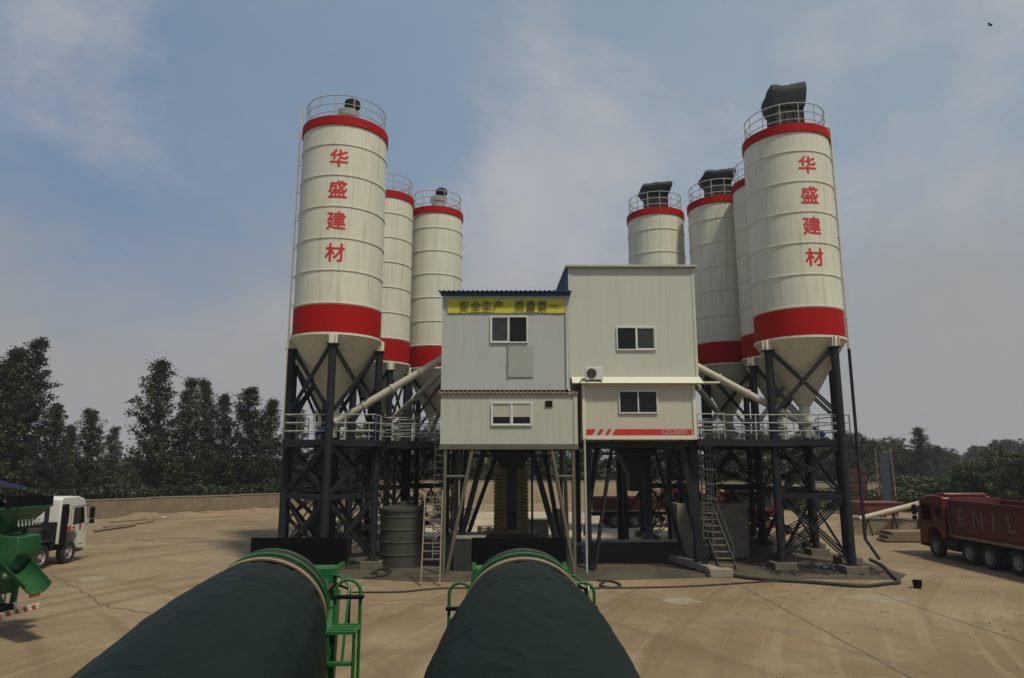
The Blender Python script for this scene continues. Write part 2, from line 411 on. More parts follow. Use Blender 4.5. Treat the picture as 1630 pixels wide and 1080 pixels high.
    def build(self, name, m, parent=None, bevel=0.0, recalc=True):
        if recalc: bmesh.ops.recalc_face_normals(self.bm, faces=self.bm.faces)
        me = bpy.data.meshes.new(name)
        self.bm.to_mesh(me); self.bm.free()
        me.set_sharp_from_angle(angle=radians(38))
        for x in (m if isinstance(m, (list, tuple)) else [m]): me.materials.append(x)
        o = bpy.data.objects.new(name, me); COL.objects.link(o)
        if parent is not None: o.parent = parent
        if bevel > 0:
            bv = o.modifiers.new('bevel', 'BEVEL'); bv.width = bevel; bv.segments = 2; bv.limit_method = 'ANGLE'; bv.angle_limit = radians(35)
        return o

def tag(o, label=None, cat=None, group=None, kind=None):
    if label: o['label'] = label
    if cat: o['category'] = cat
    if group: o['group'] = group
    if kind: o['kind'] = kind
    return o
def thing(name, label, cat, loc=(0, 0, 0), rz=0.0, group=None):
    o = bpy.data.objects.new(name, None); COL.objects.link(o)
    o.location = loc; o.rotation_euler = (0, 0, rz); o.empty_display_size = 0.3
    return tag(o, label, cat, group)
def copy_tree(o, parent=None):
    c = o.copy(); COL.objects.link(c)
    if parent is not None: c.parent = parent
    for ch in list(o.children): copy_tree(ch, c)
    return c
def text_mesh(body, size, depth=0.012, bold=0.0, spacing=1.0, fat=0.0):
    """Lettering as a mesh in the XZ plane, centred on its own box, facing -Y."""
    cu = bpy.data.curves.new('lettering', 'FONT')
    cu.body = body; cu.size = size; cu.extrude = depth / 2; cu.offset = bold; cu.space_character = spacing
    o = bpy.data.objects.new('lettering_curve', cu); COL.objects.link(o)
    bpy.context.view_layer.update()
    dg = bpy.context.evaluated_depsgraph_get()
    me = bpy.data.meshes.new_from_object(o.evaluated_get(dg))
    bpy.data.objects.remove(o); bpy.data.curves.remove(cu)
    me.materials.clear()
    xs = [v.co.x for v in me.vertices]; ys = [v.co.y for v in me.vertices]
    cx, cy = (min(xs) + max(xs)) / 2, (min(ys) + max(ys)) / 2
    for v in me.vertices:
        x, y, z = v.co
        v.co = (x - cx, -z, y - cy)
    if fat > 0:
        bm = bmesh.new(); base = me.copy()
        for q, (dx, dz) in enumerate(((0, 0), (1, 0.3), (-1, -0.3), (0.3, -1), (-0.3, 1))):
            for v, w_ in zip(base.vertices, me.vertices): v.co = w_.co + Vector((dx * fat, -0.0012 * q, dz * fat))
            bm.from_mesh(base)
        bm.to_mesh(me); bm.free(); bpy.data.meshes.remove(base)
    return me
def flat_text(body, size, loc, m, parent, name='lettering', bold=0.0, rz=0.0, depth=0.012, spacing=1.0, sx=1.0, fat=0.0):
    me = text_mesh(body, size, depth, bold, spacing, fat); me.materials.append(m)
    o = bpy.data.objects.new(name, me); COL.objects.link(o); o.parent = parent; o.location = loc; o.rotation_euler = (0, 0, rz); o.scale = (sx, 1, 1)
    return o

# ------------------------------------------------------------------ ground
def sheet(name, pts, z, m, kind='structure'):
    mb = MB(); mb.poly([(x, y, z) for x, y in pts]); o = mb.build(name, m)
    if o.data.polygons[0].normal.z < 0: o.data.flip_normals()
    return tag(o, kind=kind)
M_FIELD = dirt_material('field earth and weeds', (0.045, 0.052, 0.022), (0.10, 0.085, 0.05), (0.055, 0.065, 0.025), 0.06)
M_DIRT = dirt_material('bare brown dirt', (0.20, 0.145, 0.092), (0.28, 0.20, 0.125), (0.13, 0.10, 0.065), 0.12)
sheet('ground', [(3000 * cos(2 * pi * k / 64), 3000 * sin(2 * pi * k / 64)) for k in range(64)], -0.03, M_FIELD)
yard = sheet('yard', [(-90, -25), (95, -25), (95, 77), (-12, 77), (-22, 66), (-34, 56), (-90, 44)], 0.0, yard_material())
def strip(mb, pts, w, z):
    for a, b in zip(pts[:-1], pts[1:]):
        a, b = Vector((*a, z)), Vector((*b, z)); d = (b - a).normalized(); n = Vector((-d.y, d.x, 0)) * (w / 2)
        mb.poly([a - n, b - n, b + n, a + n])
def wander(a, b, amp, n, seed):
    rnd = random.Random(seed); out = []
    for i in range(n + 1):
        t = i / n
        out.append((a[0] + (b[0] - a[0]) * t + (rnd.uniform(-amp, amp) if 0 < i < n else 0), a[1] + (b[1] - a[1]) * t + (rnd.uniform(-amp, amp) if 0 < i < n else 0)))
    return out
for k, (pts, w) in enumerate([
        (wander((8.75, 29.0), (8.93, 12.0), 0.03, 24, 1), 0.06), (wander((13.2, 26.2), (13.9, 12.0), 0.04, 22, 2), 0.05),
        (wander((-19.3, 30.0), (-13.2, 23.5), 0.10, 18, 4) + wander((-13.2, 23.5), (-9.6, 21.8), 0.10, 12, 5)[1:], 0.055),
        (wander((-21.5, 41.7), (-11.0, 41.4), 0.05, 20, 6), 0.07), (wander((-8.0, 24.0), (4.0, 24.1), 0.04, 24, 7), 0.03), (wander((-14.2, 33.2), (-15.0, 28.0), 0.12, 14, 8), 0.03)]):
    mb = MB(); strip(mb, pts, w, 0.005 + 0.001 * (k % 4)); tag(mb.build('pavement_crack', M_CRACK), kind='structure')
M_SPILL = dirt_material('dried cement spill', (0.27, 0.222, 0.155), (0.325, 0.272, 0.195), (0.22, 0.175, 0.12), 1.6)
M_OIL = dirt_material('dark oil and mud stain', (0.165, 0.126, 0.084), (0.20, 0.153, 0.104), (0.135, 0.10, 0.068), 1.2)
def ragged(cx, cy, rx, ry, rot, seed, n=90):
    out = []
    for k in range(n):
        a = 2 * pi * k / n; w = 1 + 0.55 * noise.noise(Vector((cos(a) * 1.3, sin(a) * 1.3, seed * 3.7))) + 0.28 * noise.noise(Vector((cos(a) * 4, sin(a) * 4, seed))) + 0.16 * noise.noise(Vector((cos(a) * 11, sin(a) * 11, seed)))
        X, Y = rx * w * cos(a), ry * w * sin(a); out.append((cx + X * cos(rot) - Y * sin(rot), cy + X * sin(rot) + Y * cos(rot)))
    return out
rs = random.Random(21)
for k in range(9):
    side_ = rs.choice((-1, 1)); cx, cy = (rs.uniform(-24, -7), rs.uniform(18, 44)) if side_ < 0 else (rs.uniform(3, 21), rs.uniform(16, 29))
    light = k % 2 == 0
    mbq = MB(); mbq.poly([(px_, py_, 0.003 + 0.00015 * k) for px_, py_ in ragged(cx, cy, rs.uniform(0.25, 1.3), rs.uniform(0.15, 0.6), rs.uniform(-0.4, 0.4), k)])
    oq = mbq.build('cement_spill' if light else 'mud_stain', M_SPILL if light else M_OIL); bmq = None
    if oq.data.polygons[0].normal.z < 0: oq.data.flip_normals()
    tag(oq, kind='structure')
mbq = MB()
for k in range(1500):
    cx, cy = (rs.uniform(-26, -6), rs.uniform(16, 46)) if k % 2 else (rs.uniform(2, 24), rs.uniform(14, 31))
    if noise.noise(Vector((cx * 0.25, cy * 0.25, 4))) < 0.02: continue
    z_ = rs.uniform(0.012, 0.045); mbq.box((cx, cy, z_ * 0.3 + 0.006), (z_ * rs.uniform(0.8, 1.6), z_, z_ * rs.uniform(0.5, 0.9)), Matrix.Rotation(rs.uniform(0, 6), 3, 'Z') @ Matrix.Rotation(rs.uniform(-.5, .5), 3, 'X'))
tag(mbq.build('gravel', M_CONC), kind='stuff')
# the bare strip of dirt along the left wall, and the cement stained floor under the plant, darkened to paint in its shade
def blob(cx, cy, rx, ry, seed, n=40):
    rnd = random.Random(seed); ph = [rnd.uniform(0, 6.28) for _ in range(4)]
    return [(cx + rx * cos(a) * (1 + 0.12 * sin(3 * a + ph[0]) + 0.07 * sin(7 * a + ph[1])), cy + ry * sin(a) * (1 + 0.1 * sin(4 * a + ph[2]) + 0.06 * sin(9 * a + ph[3]))) for a in [2 * pi * k / n for k in range(n)]]
M_SHADE_FLOOR = dirt_material('cement stained floor with painted shade', (0.062, 0.053, 0.040), (0.115, 0.092, 0.066), (0.045, 0.038, 0.03), 0.5)
sheet('plant_floor', [(-11.0, 30.2), (-6.5, 29.0), (-3.8, 28.3), (1.0, 28.2), (4.0, 28.6), (8.2, 29.3), (11.0, 28.9), (15.6, 28.7), (16.6, 30.0), (16.4, 46), (-11.0, 46)], 0.010, M_SHADE_FLOOR)
sheet('sunlit_ground', blob(4.0, 52, 11.5, 13.0, 5), 0.016, dirt_material('cement dust with painted sunlight', (0.34, 0.28, 0.195), (0.50, 0.42, 0.30), (0.26, 0.21, 0.145), 0.25))  # paler colour paints in the sunlight on the ground behind the plant
sheet('dirt_strip', [(-48, 47.5), (-33, 52.6), (-27, 56.2), (-21.4, 61.0), (-16, 63.0), (-10, 70), (-14, 76), (-22, 65.8), (-34, 55.8), (-48, 50)], 0.012, M_DIRT)

# ------------------------------------------------------------------ silos
Z_RIM, Z_SKIRT, Z_BAND = 20.5, 10.2, 11.6
def silo(label, x, y, R, leg0, text=None, text_dir=None, top='vent', pipes=(), ladder=None, group='cement silos on braced legs'):
    t = thing('cement_silo', label, 'silo', (x, y, 0), 0, group)
    rings = [11.62 + 1.5 * k for k in range(6)]
    prof = [(R, Z_SKIRT)]
    for z in rings: prof += [(R, z - 0.035), (R + 0.035, z - 0.02), (R + 0.035, z + 0.02), (R, z + 0.035)]
    prof += [(R, Z_RIM)]
    mb = MB(); mb.lathe(prof, 72)
    mb.lathe([(R + 0.05, Z_RIM), (R * 0.5, Z_RIM + 0.28), (0, Z_RIM + 0.36)], 72)
    for k in range(6):
        z0, z1 = (Z_BAND + 0.06 if k == 0 else rings[k]) + 0.04, (rings[k + 1] if k < 5 else Z_RIM - 0.42) - 0.04
        for q in range(3):
            a = 0.7 * (k % 2) + q * 2.094 + x
            fr = Matrix.Rotation(a, 3, 'Z'); mb.box(fr @ Vector((R, 0, 0)) + Vector((0, 0, (z0 + z1) / 2)), (0.012, 0.022, z1 - z0), fr)
    mb.build('shell', M_CREAM, t)
    mb = MB(); mb.lathe([(R + 0.02, Z_RIM - 0.42), (R + 0.06, Z_RIM - 0.40), (R + 0.06, Z_RIM + 0.02), (R - 0.2, Z_RIM + 0.10)], 72); mb.build('top_band', M_RED, t)
    mb = MB(); mb.lathe([(R + 0.004, Z_SKIRT + 0.10), (R + 0.014, Z_SKIRT + 0.11), (R + 0.014, Z_BAND - 0.06), (R + 0.004, Z_BAND - 0.05)], 72); mb.build('bottom_band', M_RED, t)
    mb = MB(); mb.lathe([(R + 0.07, Z_SKIRT + 0.08), (R + 0.07, Z_SKIRT - 0.02), (R - 0.02, Z_SKIRT - 0.06), (0.30, 7.25), (0.24, 7.2), (0.24, 6.6), (0.34, 6.6), (0.34, 6.5), (0.0, 6.5)], 72); mb.build('hopper_cone', M_CREAM, t)
    mb = MB(); mb.box((0, 0, 6.3), (0.5, 0.42, 0.36)); mb.tube([(0.2, 0, 6.3), (0.55, 0, 6.3)], 0.07); mb.lathe([(0.2, 6.1), (0.2, 5.75), (0, 5.75)], 16); mb.build('outlet_valve', M_VENT, t)
    rl = R - 0.02
    L = [(rl * cos(leg0 + k * pi / 2), rl * sin(leg0 + k * pi / 2)) for k in range(4)]
    for k, (lx, ly) in enumerate(L):
        mb = MB(); mb.tube([(lx, ly, 0.32), (lx, ly, 9.74)], 0.175, 14)
        mb.box((lx, ly, 0.34), (0.6, 0.6, 0.04)); mb.box((lx, ly, 9.75), (0.48, 0.48, 0.05)); mb.build('leg', M_STEEL, t)
        a = leg0 + k * pi / 2
        fr = Matrix.Rotation(a, 3, 'Z')
        mb = MB(); 
        for s in (-0.13, 0.13): mb.box(Vector((0, 0, 10.0)) + fr @ Vector((rl - 0.02, s, 0)), (0.46, 0.03, 0.46), fr)
        mb.box(Vector((0, 0, 10.0)) + fr @ Vector((rl + 0.09, 0, 0)), (0.03, 0.40, 0.44), fr)
        mb.build('leg_bracket', M_CREAM, t)
        mb = MB(); mb.box((lx, ly, 0.15), (0.95, 0.95, 0.34)); mb.build('footing', mat('dusty brown footing', (0.15, 0.122, 0.088), 0.9, var=0.3, scale=2.5, bump=0.3, bscale=14, streak=0.3), t, bevel=0.02)
    for k in range(4):
        a, b = Vector((*L[k], 0)), Vector((*L[(k + 1) % 4], 0))
        d = (b - a).normalized(); a2, b2 = a + d * 0.17, b - d * 0.17
        n = Vector((d.y, -d.x, 0)) * 0.05
        for z0, z1, w in (((6.9, 9.65, 0.10), (3.35, 5.35, 0.09), (0.55, 3.0, 0.09)) if text else ((6.9, 9.65, 0.09), (3.35, 4.35, 0.07), (4.42, 5.40, 0.07), (0.45, 1.70, 0.07), (1.76, 3.04, 0.07))):
            mb = MB()
            for dz in (-0.07, 0.07):
                mb.bar(a2 + n + Vector((0, 0, z0 + dz)), b2 + n + Vector((0, 0, z1 + dz)), w * 0.8); mb.bar(a2 - n + Vector((0, 0, z1 + dz)), b2 - n + Vector((0, 0, z0 + dz)), w * 0.8)
            m_ = (a2 + b2) / 2; mb.box(m_ + Vector((0, 0, (z0 + z1) / 2)), (0.22, 0.22, 0.24))
            mb.build('cross_brace', M_STEEL, t)
        for z in (3.18, 5.50):
            mb = MB(); mb.bar(a2 + Vector((0, 0, z)), b2 + Vector((0, 0, z)), 0.16, 0.22); mb.build('ring_beam', M_STEEL, t)
    for k in range(2):                                          # plan and inner diagonals
        a, b = Vector((*L[k], 0)), Vector((*L[k + 2], 0))
        mb = MB(); mb.bar(a * 0.9 + Vector((0, 0, 3.18)), b * 0.9 + Vector((0, 0, 3.18)), 0.09); mb.bar(a * 0.9 + Vector((0, 0, 3.3)), b * 0.05 + Vector((0, 0, 5.4)), 0.08); mb.bar(b * 0.9 + Vector((0, 0, 3.3)), a * 0.05 + Vector((0, 0, 5.4)), 0.08)
        mb.bar(a * 0.9 + Vector((0, 0, 0.6)), b * 0.05 + Vector((0, 0, 3.1)), 0.07); mb.bar(b * 0.9 + Vector((0, 0, 0.6)), a * 0.05 + Vector((0, 0, 3.1)), 0.07)
        mb.build('inner_brace', M_STEEL, t)
    mb = MB(); rr = R - 0.12
    for z, tr in ((0.22, 0.02), (0.62, 0.02), (1.05, 0.026)): mb.hoop((0, 0, Z_RIM + 0.08 + z), rr, tr, 48, 5)
    for k in range(14):
        a = 2 * pi * k / 14 + 0.2
        mb.tube([(rr * cos(a), rr * sin(a), Z_RIM + 0.05), (rr * cos(a), rr * sin(a), Z_RIM + 1.13)], 0.022, 6)
    mb.build('guardrail', M_RAIL, t)
    f = atan2(-y, -x)                                          # a silo's top gear stands a little to the yard side
    if top == 'vent':
        px_, py_ = 0.15, -0.3
        mb = MB(); mb.lathe([(0.45, Z_RIM + 0.1), (0.45, Z_RIM + 0.75), (0.5, Z_RIM + 0.78), (0.5, Z_RIM + 1.1), (0.33, Z_RIM + 1.15), (0, Z_RIM + 1.15)], 24, c=(px_, py_, 0))
        for k in range(10):
            a = 2 * pi * k / 10; mb.box((px_ + 0.51 * cos(a), py_ + 0.51 * sin(a), Z_RIM + 0.94), (0.05, 0.05, 0.3))
        dc = mb.build('dust_collector', M_VENT, t)
        mb = MB(); mb.lathe([(0.26, Z_RIM + 1.15), (0.28, Z_RIM + 1.3), (0.38, Z_RIM + 1.36), (0.38, Z_RIM + 1.62), (0.2, Z_RIM + 1.74), (0, Z_RIM + 1.76)], 20, c=(px_ + 0.18, py_, 0)); mb.build('vent_cap', M_DARKSHEET, dc)
    elif top in ('cover', 'tall_cover'):
        tall = top == 'tall_cover'
        mb = MB(); z0 = Z_RIM + 0.15; z1 = z0 + (1.45 if tall else 1.25)
        mb.box((0, -0.2, (z0 + z1) / 2), (1.35, 1.2, z1 - z0))
        for sx in (-0.7, -0.23, 0.23, 0.7): mb.box((sx * 0.96, -0.2 - 0.62, (z0 + z1) / 2), (0.06, 0.05, z1 - z0))
        dc = mb.build('dust_collector', M_DARKSHEET, t)
        rnd = random.Random(int(abs(x) * 100)); mb = MB(); bm = mb.bm
        zt = z1 + (1.15 if tall else 0.75); nx, nz_ = 10, 7
        def hood(u, v):                                       # u round the box, v up
            w = 0.74 + (0.30 if not tall else 0.16) * (v ** 0.8) * (1.0 - 0.55 * max(0, v - 0.75) * 4)
            a = u * 2 * pi
            cxx, cyy = cos(a), sin(a); mxx = max(abs(cxx), abs(cyy))
            X, Y = cxx / mxx * w, cyy / mxx * w * 0.9
            nn = noise.noise(Vector((cxx * 2.2 + x, cyy * 2.2 + y, v * 2))) * 0.045 + 0.008 * sin(a * 17 + x)
            zz = z1 - 0.12 + (zt - z1) * v + (0.20 * X * v + 0.22 * v * max(0, sin(a * 2 + 0.8)) if tall else 0.10 * X * v) + nn
            return (X * (1 + nn), Y * (1 + nn) - 0.2, zz)
        rings = [[bm.verts.new(hood(i / 64, j / nz_)) for i in range(64)] for j in range(nz_ + 1)]
        for j in range(nz_):
            for i in range(64): mb._f([rings[j][i], rings[j][(i + 1) % 64], rings[j + 1][(i + 1) % 64], rings[j + 1][i]], True)
        top_v = bm.verts.new((0.12, -0.2, zt + 0.14))
        for i in range(64): mb._f([rings[-1][i], rings[-1][(i + 1) % 64], top_v])
        mb.box((0.78, -0.1, z1 + 0.55 + (0.5 if tall else 0.0)), (0.5, 0.5, 0.6), Matrix.Rotation(0.5, 3, 'Y'))
        mb.build('cover_sheet', M_TARP, dc)
    for a in pipes:
        rp = R + 0.16
        X, Y = rp * cos(a), rp * sin(a)
        mb = MB(); mb.tube([(X * 0.55, Y * 0.55, Z_RIM + 0.62), (X * 0.92, Y * 0.92, Z_RIM + 0.62), (X, Y, Z_RIM + 0.5), (X, Y, 9.9)], 0.055, 8)
        for z in range(11, 21, 2): mb.box((X * 0.96, Y * 0.96, z + 0.4), (0.16, 0.16, 0.06))
        mb.build('fill_pipe', M_SCREW, t)
        mb = MB(); mb.tube([(X, Y, 9.9), (X, Y, 1.25), (X + 0.28, Y - 0.55, 0.45)], 0.075, 8)
        for z in (3.2, 5.5): mb.tube([(X, Y, z), (X * 0.72, Y * 0.72, z)], 0.05, 6)
        mb.build('lower_fill_pipe', M_STEEL, t)
    if ladder is not None:
        a = ladder; fr = Matrix.Rotation(a, 3, 'Z')
        mb = MB()
        for s in (-0.2, 0.2): mb.tube([fr @ Vector((R + 0.17, s, 5.6)), fr @ Vector((R + 0.17, s, Z_RIM + 1.1))], 0.03, 6)
        for k in range(50):
            z = 5.8 + k * 0.3
            mb.tube([fr @ Vector((R + 0.17, -0.2, z)), fr @ Vector((R + 0.17, 0.2, z))], 0.015, 5, cap=False)
        for k in range(8):
            z = 10.4 + k * 1.4
            for s in (-0.2, 0.2): mb.bar(fr @ Vector((R - 0.0, s, z)), fr @ Vector((R + 0.17, s, z)), 0.03)
        mb.build('climbing_ladder', M_SCREW, t)
    if text:
        for k, ch in enumerate(text):
            me = text_mesh(ch, 0.90, 0.002, 0.0, fat=0.022)
            bm = bmesh.new(); bm.from_mesh(me)
            for q in range(-6, 7):
                bmesh.ops.bisect_plane(bm, geom=bm.verts[:] + bm.edges[:] + bm.faces[:], plane_co=(q * 0.085, 0, 0), plane_no=(1, 0, 0))
            zc = 18.42 - 1.5 * k
            for v in bm.verts:
                a = text_dir + v.co.x / R
                rr = R + 0.004 - v.co.y
                v.co = Vector((rr * cos(a), rr * sin(a), zc + v.co.z))
            bm.to_mesh(me); bm.free(); me.materials.append(M_LETTER)
            o = bpy.data.objects.new('lettering', me); COL.objects.link(o); o.parent = t
    return t
D = radians
silo('tall cream silo with four red characters, left of the buildings, round grey vent on top', -8.2, 31.5, 2.0, D(10), '华盛建材', D(-83), 'vent', ladder=D(195))
silo('cream silo half hidden directly behind the left silo with red characters', -7.75, 40.0, 1.65, D(30), None, None, None)
silo('cream silo hidden behind the left silo, only its dark legs and cone showing', -10.30, 37.3, 1.62, D(20), None, None, None)
silo('plain cream silo with small vent, behind the upper left corner of the banner building', -4.95, 42.7, 1.70, D(40), None, None, 'vent')
silo('plain cream silo with dark draped top, nearest above the roof of the tall white block', 9.45, 43.0, 1.80, D(45), None, None, 'cover')
silo('plain cream silo with dark draped top, second to the right of the tall white block', 12.95, 41.0, 1.80, D(35), None, None, 'cover')
silo('cream silo showing only a strip beside the right silo with characters', 14.75, 37.7, 1.80, D(25), None, None, None)
silo('tall cream silo with four red characters, right of the buildings, dark tarpaulin hood on top', 13.75, 32.2, 2.0, D(-67), '华盛建材', D(-86), 'tall_cover', pipes=(D(-12),))

# ------------------------------------------------------------------ walkways between the legs
def railing(mb, pts, z, h=1.1, step=1.5, r=0.024):
    for a, b in zip(pts[:-1], pts[1:]):
        a, b = Vector((*a, z)), Vector((*b, z)); ln = (b - a).length
        for q in (0.38, 0.74, h): mb.tube([a + Vector((0, 0, q)), b + Vector((0, 0, q))], r, 6)
        n = max(1, int(round(ln / step)))
        for k in range(n + 1): p = a.lerp(b, k / n); mb.tube([p, p + Vector((0, 0, h))], r * 1.15, 6)
def walkway(label, decks, rails, z, legs=()):
    t = thing('steel_walkway', label, 'walkway', (decks[0][0], decks[0][1], 0))
    ox, oy = decks[0][0], decks[0][1]
    for x0, y0, x1, y1 in decks:
        mb = MB()
        mb.span((x0 - ox, y0 - oy, z - 0.07), (x1 - ox, y1 - oy, z))
        for yy in (y0 + 0.05, y1 - 0.05): mb.span((x0 - ox + 0.01, yy - oy - 0.045, z - 0.30), (x1 - ox - 0.01, yy - oy + 0.045, z - 0.072))
        for xx in (x0 + 0.06, x1 - 0.06): mb.span((xx - ox - 0.05, y0 - oy + 0.12, z - 0.28), (xx - ox + 0.05, y1 - oy - 0.12, z - 0.074))
        n = int((x1 - x0) / 0.9)
        for k in range(1, n): mb.span((x0 - ox + k * (x1 - x0) / n - 0.03, y0 - oy + 0.12, z - 0.2), (x0 - ox + k * (x1 - x0) / n + 0.03, y1 - oy - 0.12, z - 0.073))
        mb.build('deck', M_STEEL, t)
    for r in rails:
        mb = MB(); railing(mb, [(x - ox, y - oy) for x, y in r], z); mb.build('railing', M_RAIL, t)
    for x, y in legs:
        mb = MB(); mb.box((x - ox, y - oy, (z - 0.3) / 2), (0.16, 0.16, z - 0.3)); mb.build('post', M_STEEL, t)
    return t
walkway('steel walkway with pale railings around the left silo legs', [(-10.05, 30.15, -5.95, 33.9), (-5.945, 32.6, -3.25, 34.6), (-9.6, 38.0, -3.0, 44.0)],
        [[(-10.0, 33.8), (-10.0, 30.2), (-6.0, 30.2), (-6.0, 32.6), (-3.3, 32.6)], [(-6.0, 34.5), (-3.3, 34.5)], [(-9.5, 38.05), (-3.1, 38.05)]], 5.62, [(-5.8, 34.4), (-3.4, 34.4), (-9.4, 43.8), (-3.2, 43.8)])
walkway('steel walkway with pale railings around the right silo legs', [(9.55, 31.0, 15.3, 34.6), (8.5, 34.6, 16.0, 44.5)],
        [[(9.6, 31.05), (15.25, 31.05), (15.25, 34.5)], [(9.6, 34.5), (12.6, 34.5)], [(8.6, 38.8), (15.9, 38.8)], [(9.6, 36.2), (15.9, 36.2)]], 5.66, [(9.7, 34.4), (8.7, 44.3), (15.8, 44.3)])
walkway('small cream landing with railing at the right end of the control cabin', [(8.15, 30.35, 9.50, 31.6)], [[(8.2, 30.4), (9.45, 30.4), (9.45, 31.5)]], 5.66)

# ------------------------------------------------------------------ screw conveyors
def conveyor(label, top, bot, r, motor=None):
    t = thing('screw_conveyor', label, 'conveyor', bot, 0, 'tubular screw conveyors')
    a, b = Vector((0, 0, 0)), Vector(top) - Vector(bot)
    d = b.normalized()
    mb = MB(); mb.tube([a, b], r, 20)
    n = 4
    for k in range(n + 1):
        p = a.lerp(b, k / n); mb.tube([p - d * 0.03, p + d * 0.03], r * 1.3, 20)
    mb.build('tube', M_SCREW, t)
    mb = MB(); mb.tube([(0, 0, r * 0.8), (0, 0, r + 0.55)], r * 0.85, 14); mb.tube([(0, 0, r + 0.5), (0, 0, r + 0.56)], r * 1.2, 14); mb.build('inlet_spout', M_SCREW, t)
    if motor:
        q = -d
        mb = MB(); mb.tube([q * 0.05, q * 0.5], r * 0.75, 14); mb.build('gearbox', M_DARKSHEET, t)
        mb = MB(); mb.tube([q * 0.5, q * 1.0], r * 0.6, 14); mb.tube([q * 1.0, q * 1.08], r * 0.68, 14); mb.build('motor', M_MOTOR, t)
    return t
conveyor('thick pale screw conveyor rising from the left silo to the building, the upper of two', (-2.95, 31.4, 9.55), (-8.05, 31.4, 6.45), 0.17, True)
conveyor('thin pale screw conveyor below the thick one, left of the building', (-2.95, 33.0, 9.35), (-7.4, 39.4, 6.55), 0.13, True)
conveyor('lower pale screw conveyor from the far left silo outlet to the building', (-2.95, 35.5, 9.2), (-4.95, 42.4, 6.5), 0.14, True)
conveyor('long pale screw conveyor sloping down from the tall block to the right silo', (8.25, 31.4, 9.2), (13.7, 32.2, 6.4), 0.16, True)
conveyor('second pale screw conveyor just under the long one right of the tall block', (8.25, 32.6, 9.0), (12.95, 40.6, 6.5), 0.15, True)
conveyor('steep pale screw conveyor deep behind the right railings', (8.25, 33.4, 8.9), (9.5, 42.6, 6.5), 0.15, True)

# ------------------------------------------------------------------ the batching plant buildings
def window(parent, x, y, z, w, h, glass=(None, None), blind=0.0, dark_side=None):
    """Two sliding panes; y is the outer face of the wall it sits in (facing -Y)."""
    fw = 0.055
    mb = MB()
    for s in (-1, 1): mb.box((x + s * (w / 2 - fw / 2), y - 0.03, z), (fw, 0.10, h))
    for s in (-1, 1): mb.box((x, y - 0.03, z + s * (h / 2 - fw / 2)), (w - 2 * fw - 0.002, 0.098, fw))
    mb.box((x, y - 0.032, z), (fw, 0.086, h - 2 * fw - 0.002))
    f = mb.build('window', M_ALU, parent, bevel=0.006)
    pw = w / 2 - fw * 1.5
    for i, s in enumerate((-1, 1)):
        mb = MB(); mb.box((x + s * (pw / 2 + fw / 2), y - 0.006 - 0.012 * i, z), (pw - 0.004, 0.012, h - 2 * fw - 0.004)); mb.build('pane', glass[i] or M_GLASS, f)
        if glass[i] is M_GLASS_GREY or blind:
            mb = MB(); cx = x + s * (pw / 2 + fw / 2)
            for q in (-1, 1): mb.box((cx + q * (pw / 2 - 0.02), y - 0.035, z), (0.036, 0.03, h - 2 * fw - 0.006))
            for q in (-1, 1): mb.box((cx, y - 0.035, z + q * (h / 2 - fw - 0.02)), (pw - 0.08, 0.03, 0.036))
            mb.build('sash', M_ALU, f)
        if blind:
            hb = (h - 2 * fw) * blind
            mb = MB(); mb.box((x + s * (pw / 2 + fw / 2), y - 0.024 - 0.012 * i, z + (h / 2 - fw) - hb / 2 - 0.004), (pw - 0.09, 0.006, hb - 0.05)); mb.build('blind', M_BLIND, f)
    return f
def seams(mb, x0, x1, y, z0, z1, step, seed=0):
    x = x0 + step
    while x < x1 - 0.2:
        mb.span((x - 0.004, y - 0.004, z0), (x + 0.004, y, z1)); x += step
def corrugated(x0, x1, y0, y1, z0, z1, pitch=0.22, amp=0.035, thick=0.03):
    """Sheet roof sloping from (y0, z0) to (y1, z1) with ribs running along the slope."""
    mb = MB(); n = int((x1 - x0) / pitch) * 6
    top0, top1, bot0, bot1 = [], [], [], []
    for i in range(n + 1):
        x = x0 + (x1 - x0) * i / n
        u = (i % 6) / 6
        a = amp * (1 if u < 0.34 else 0) * (1 if u > 0 or True else 0)
        top0.append(mb.bm.verts.new((x, y0, z0 + a))); top1.append(mb.bm.verts.new((x, y1, z1 + a)))
        bot0.append(mb.bm.verts.new((x, y0, z0 + a - thick))); bot1.append(mb.bm.verts.new((x, y1, z1 + a - thick)))
    for i in range(n):
        mb._f([top0[i], top0[i + 1], top1[i + 1], top1[i]]); mb._f([bot0[i + 1], bot0[i], bot1[i], bot1[i + 1]]); mb._f([bot0[i], bot0[i + 1], top0[i + 1], top0[i]]); mb._f([top1[i], top1[i + 1], bot1[i + 1], bot1[i]])
    return mb

# left half: two stacked panel rooms on olive tubes
pl = thing('batching_plant_building', 'two storey white panel building on tube legs, blue sheet roof edge, under the yellow banner', 'building', (0, 30, 0))
mb = MB(); mb.span((-3.10, 0, 7.78), (2.56, 7, 12.12)); seams(mb, -3.1, 2.4, 0, 7.80, 12.10, 0.95)
mb.span((-3.13, -0.02, 7.8), (-3.05, 0.05, 12.1)); mb.build('upper_wall', M_PANEL_BLUE, pl)
mb = MB(); mb.tube([(2.42, -0.05, 12.0), (2.42, -0.05, 7.85), (2.55, -0.08, 7.72)], 0.045, 8); mb.build('drain_pipe', M_PANEL_BLUE, pl)
mb = MB(); mb.span((-3.12, -0.05, 5.42), (2.83, 7, 7.62)); seams(mb, -3.1, 2.8, -0.05, 5.44, 7.60, 1.15)
mb.span((2.70, -0.09, 5.42), (2.86, -0.052, 7.62)); mb.build('lower_wall', M_PANEL_OLD, pl)
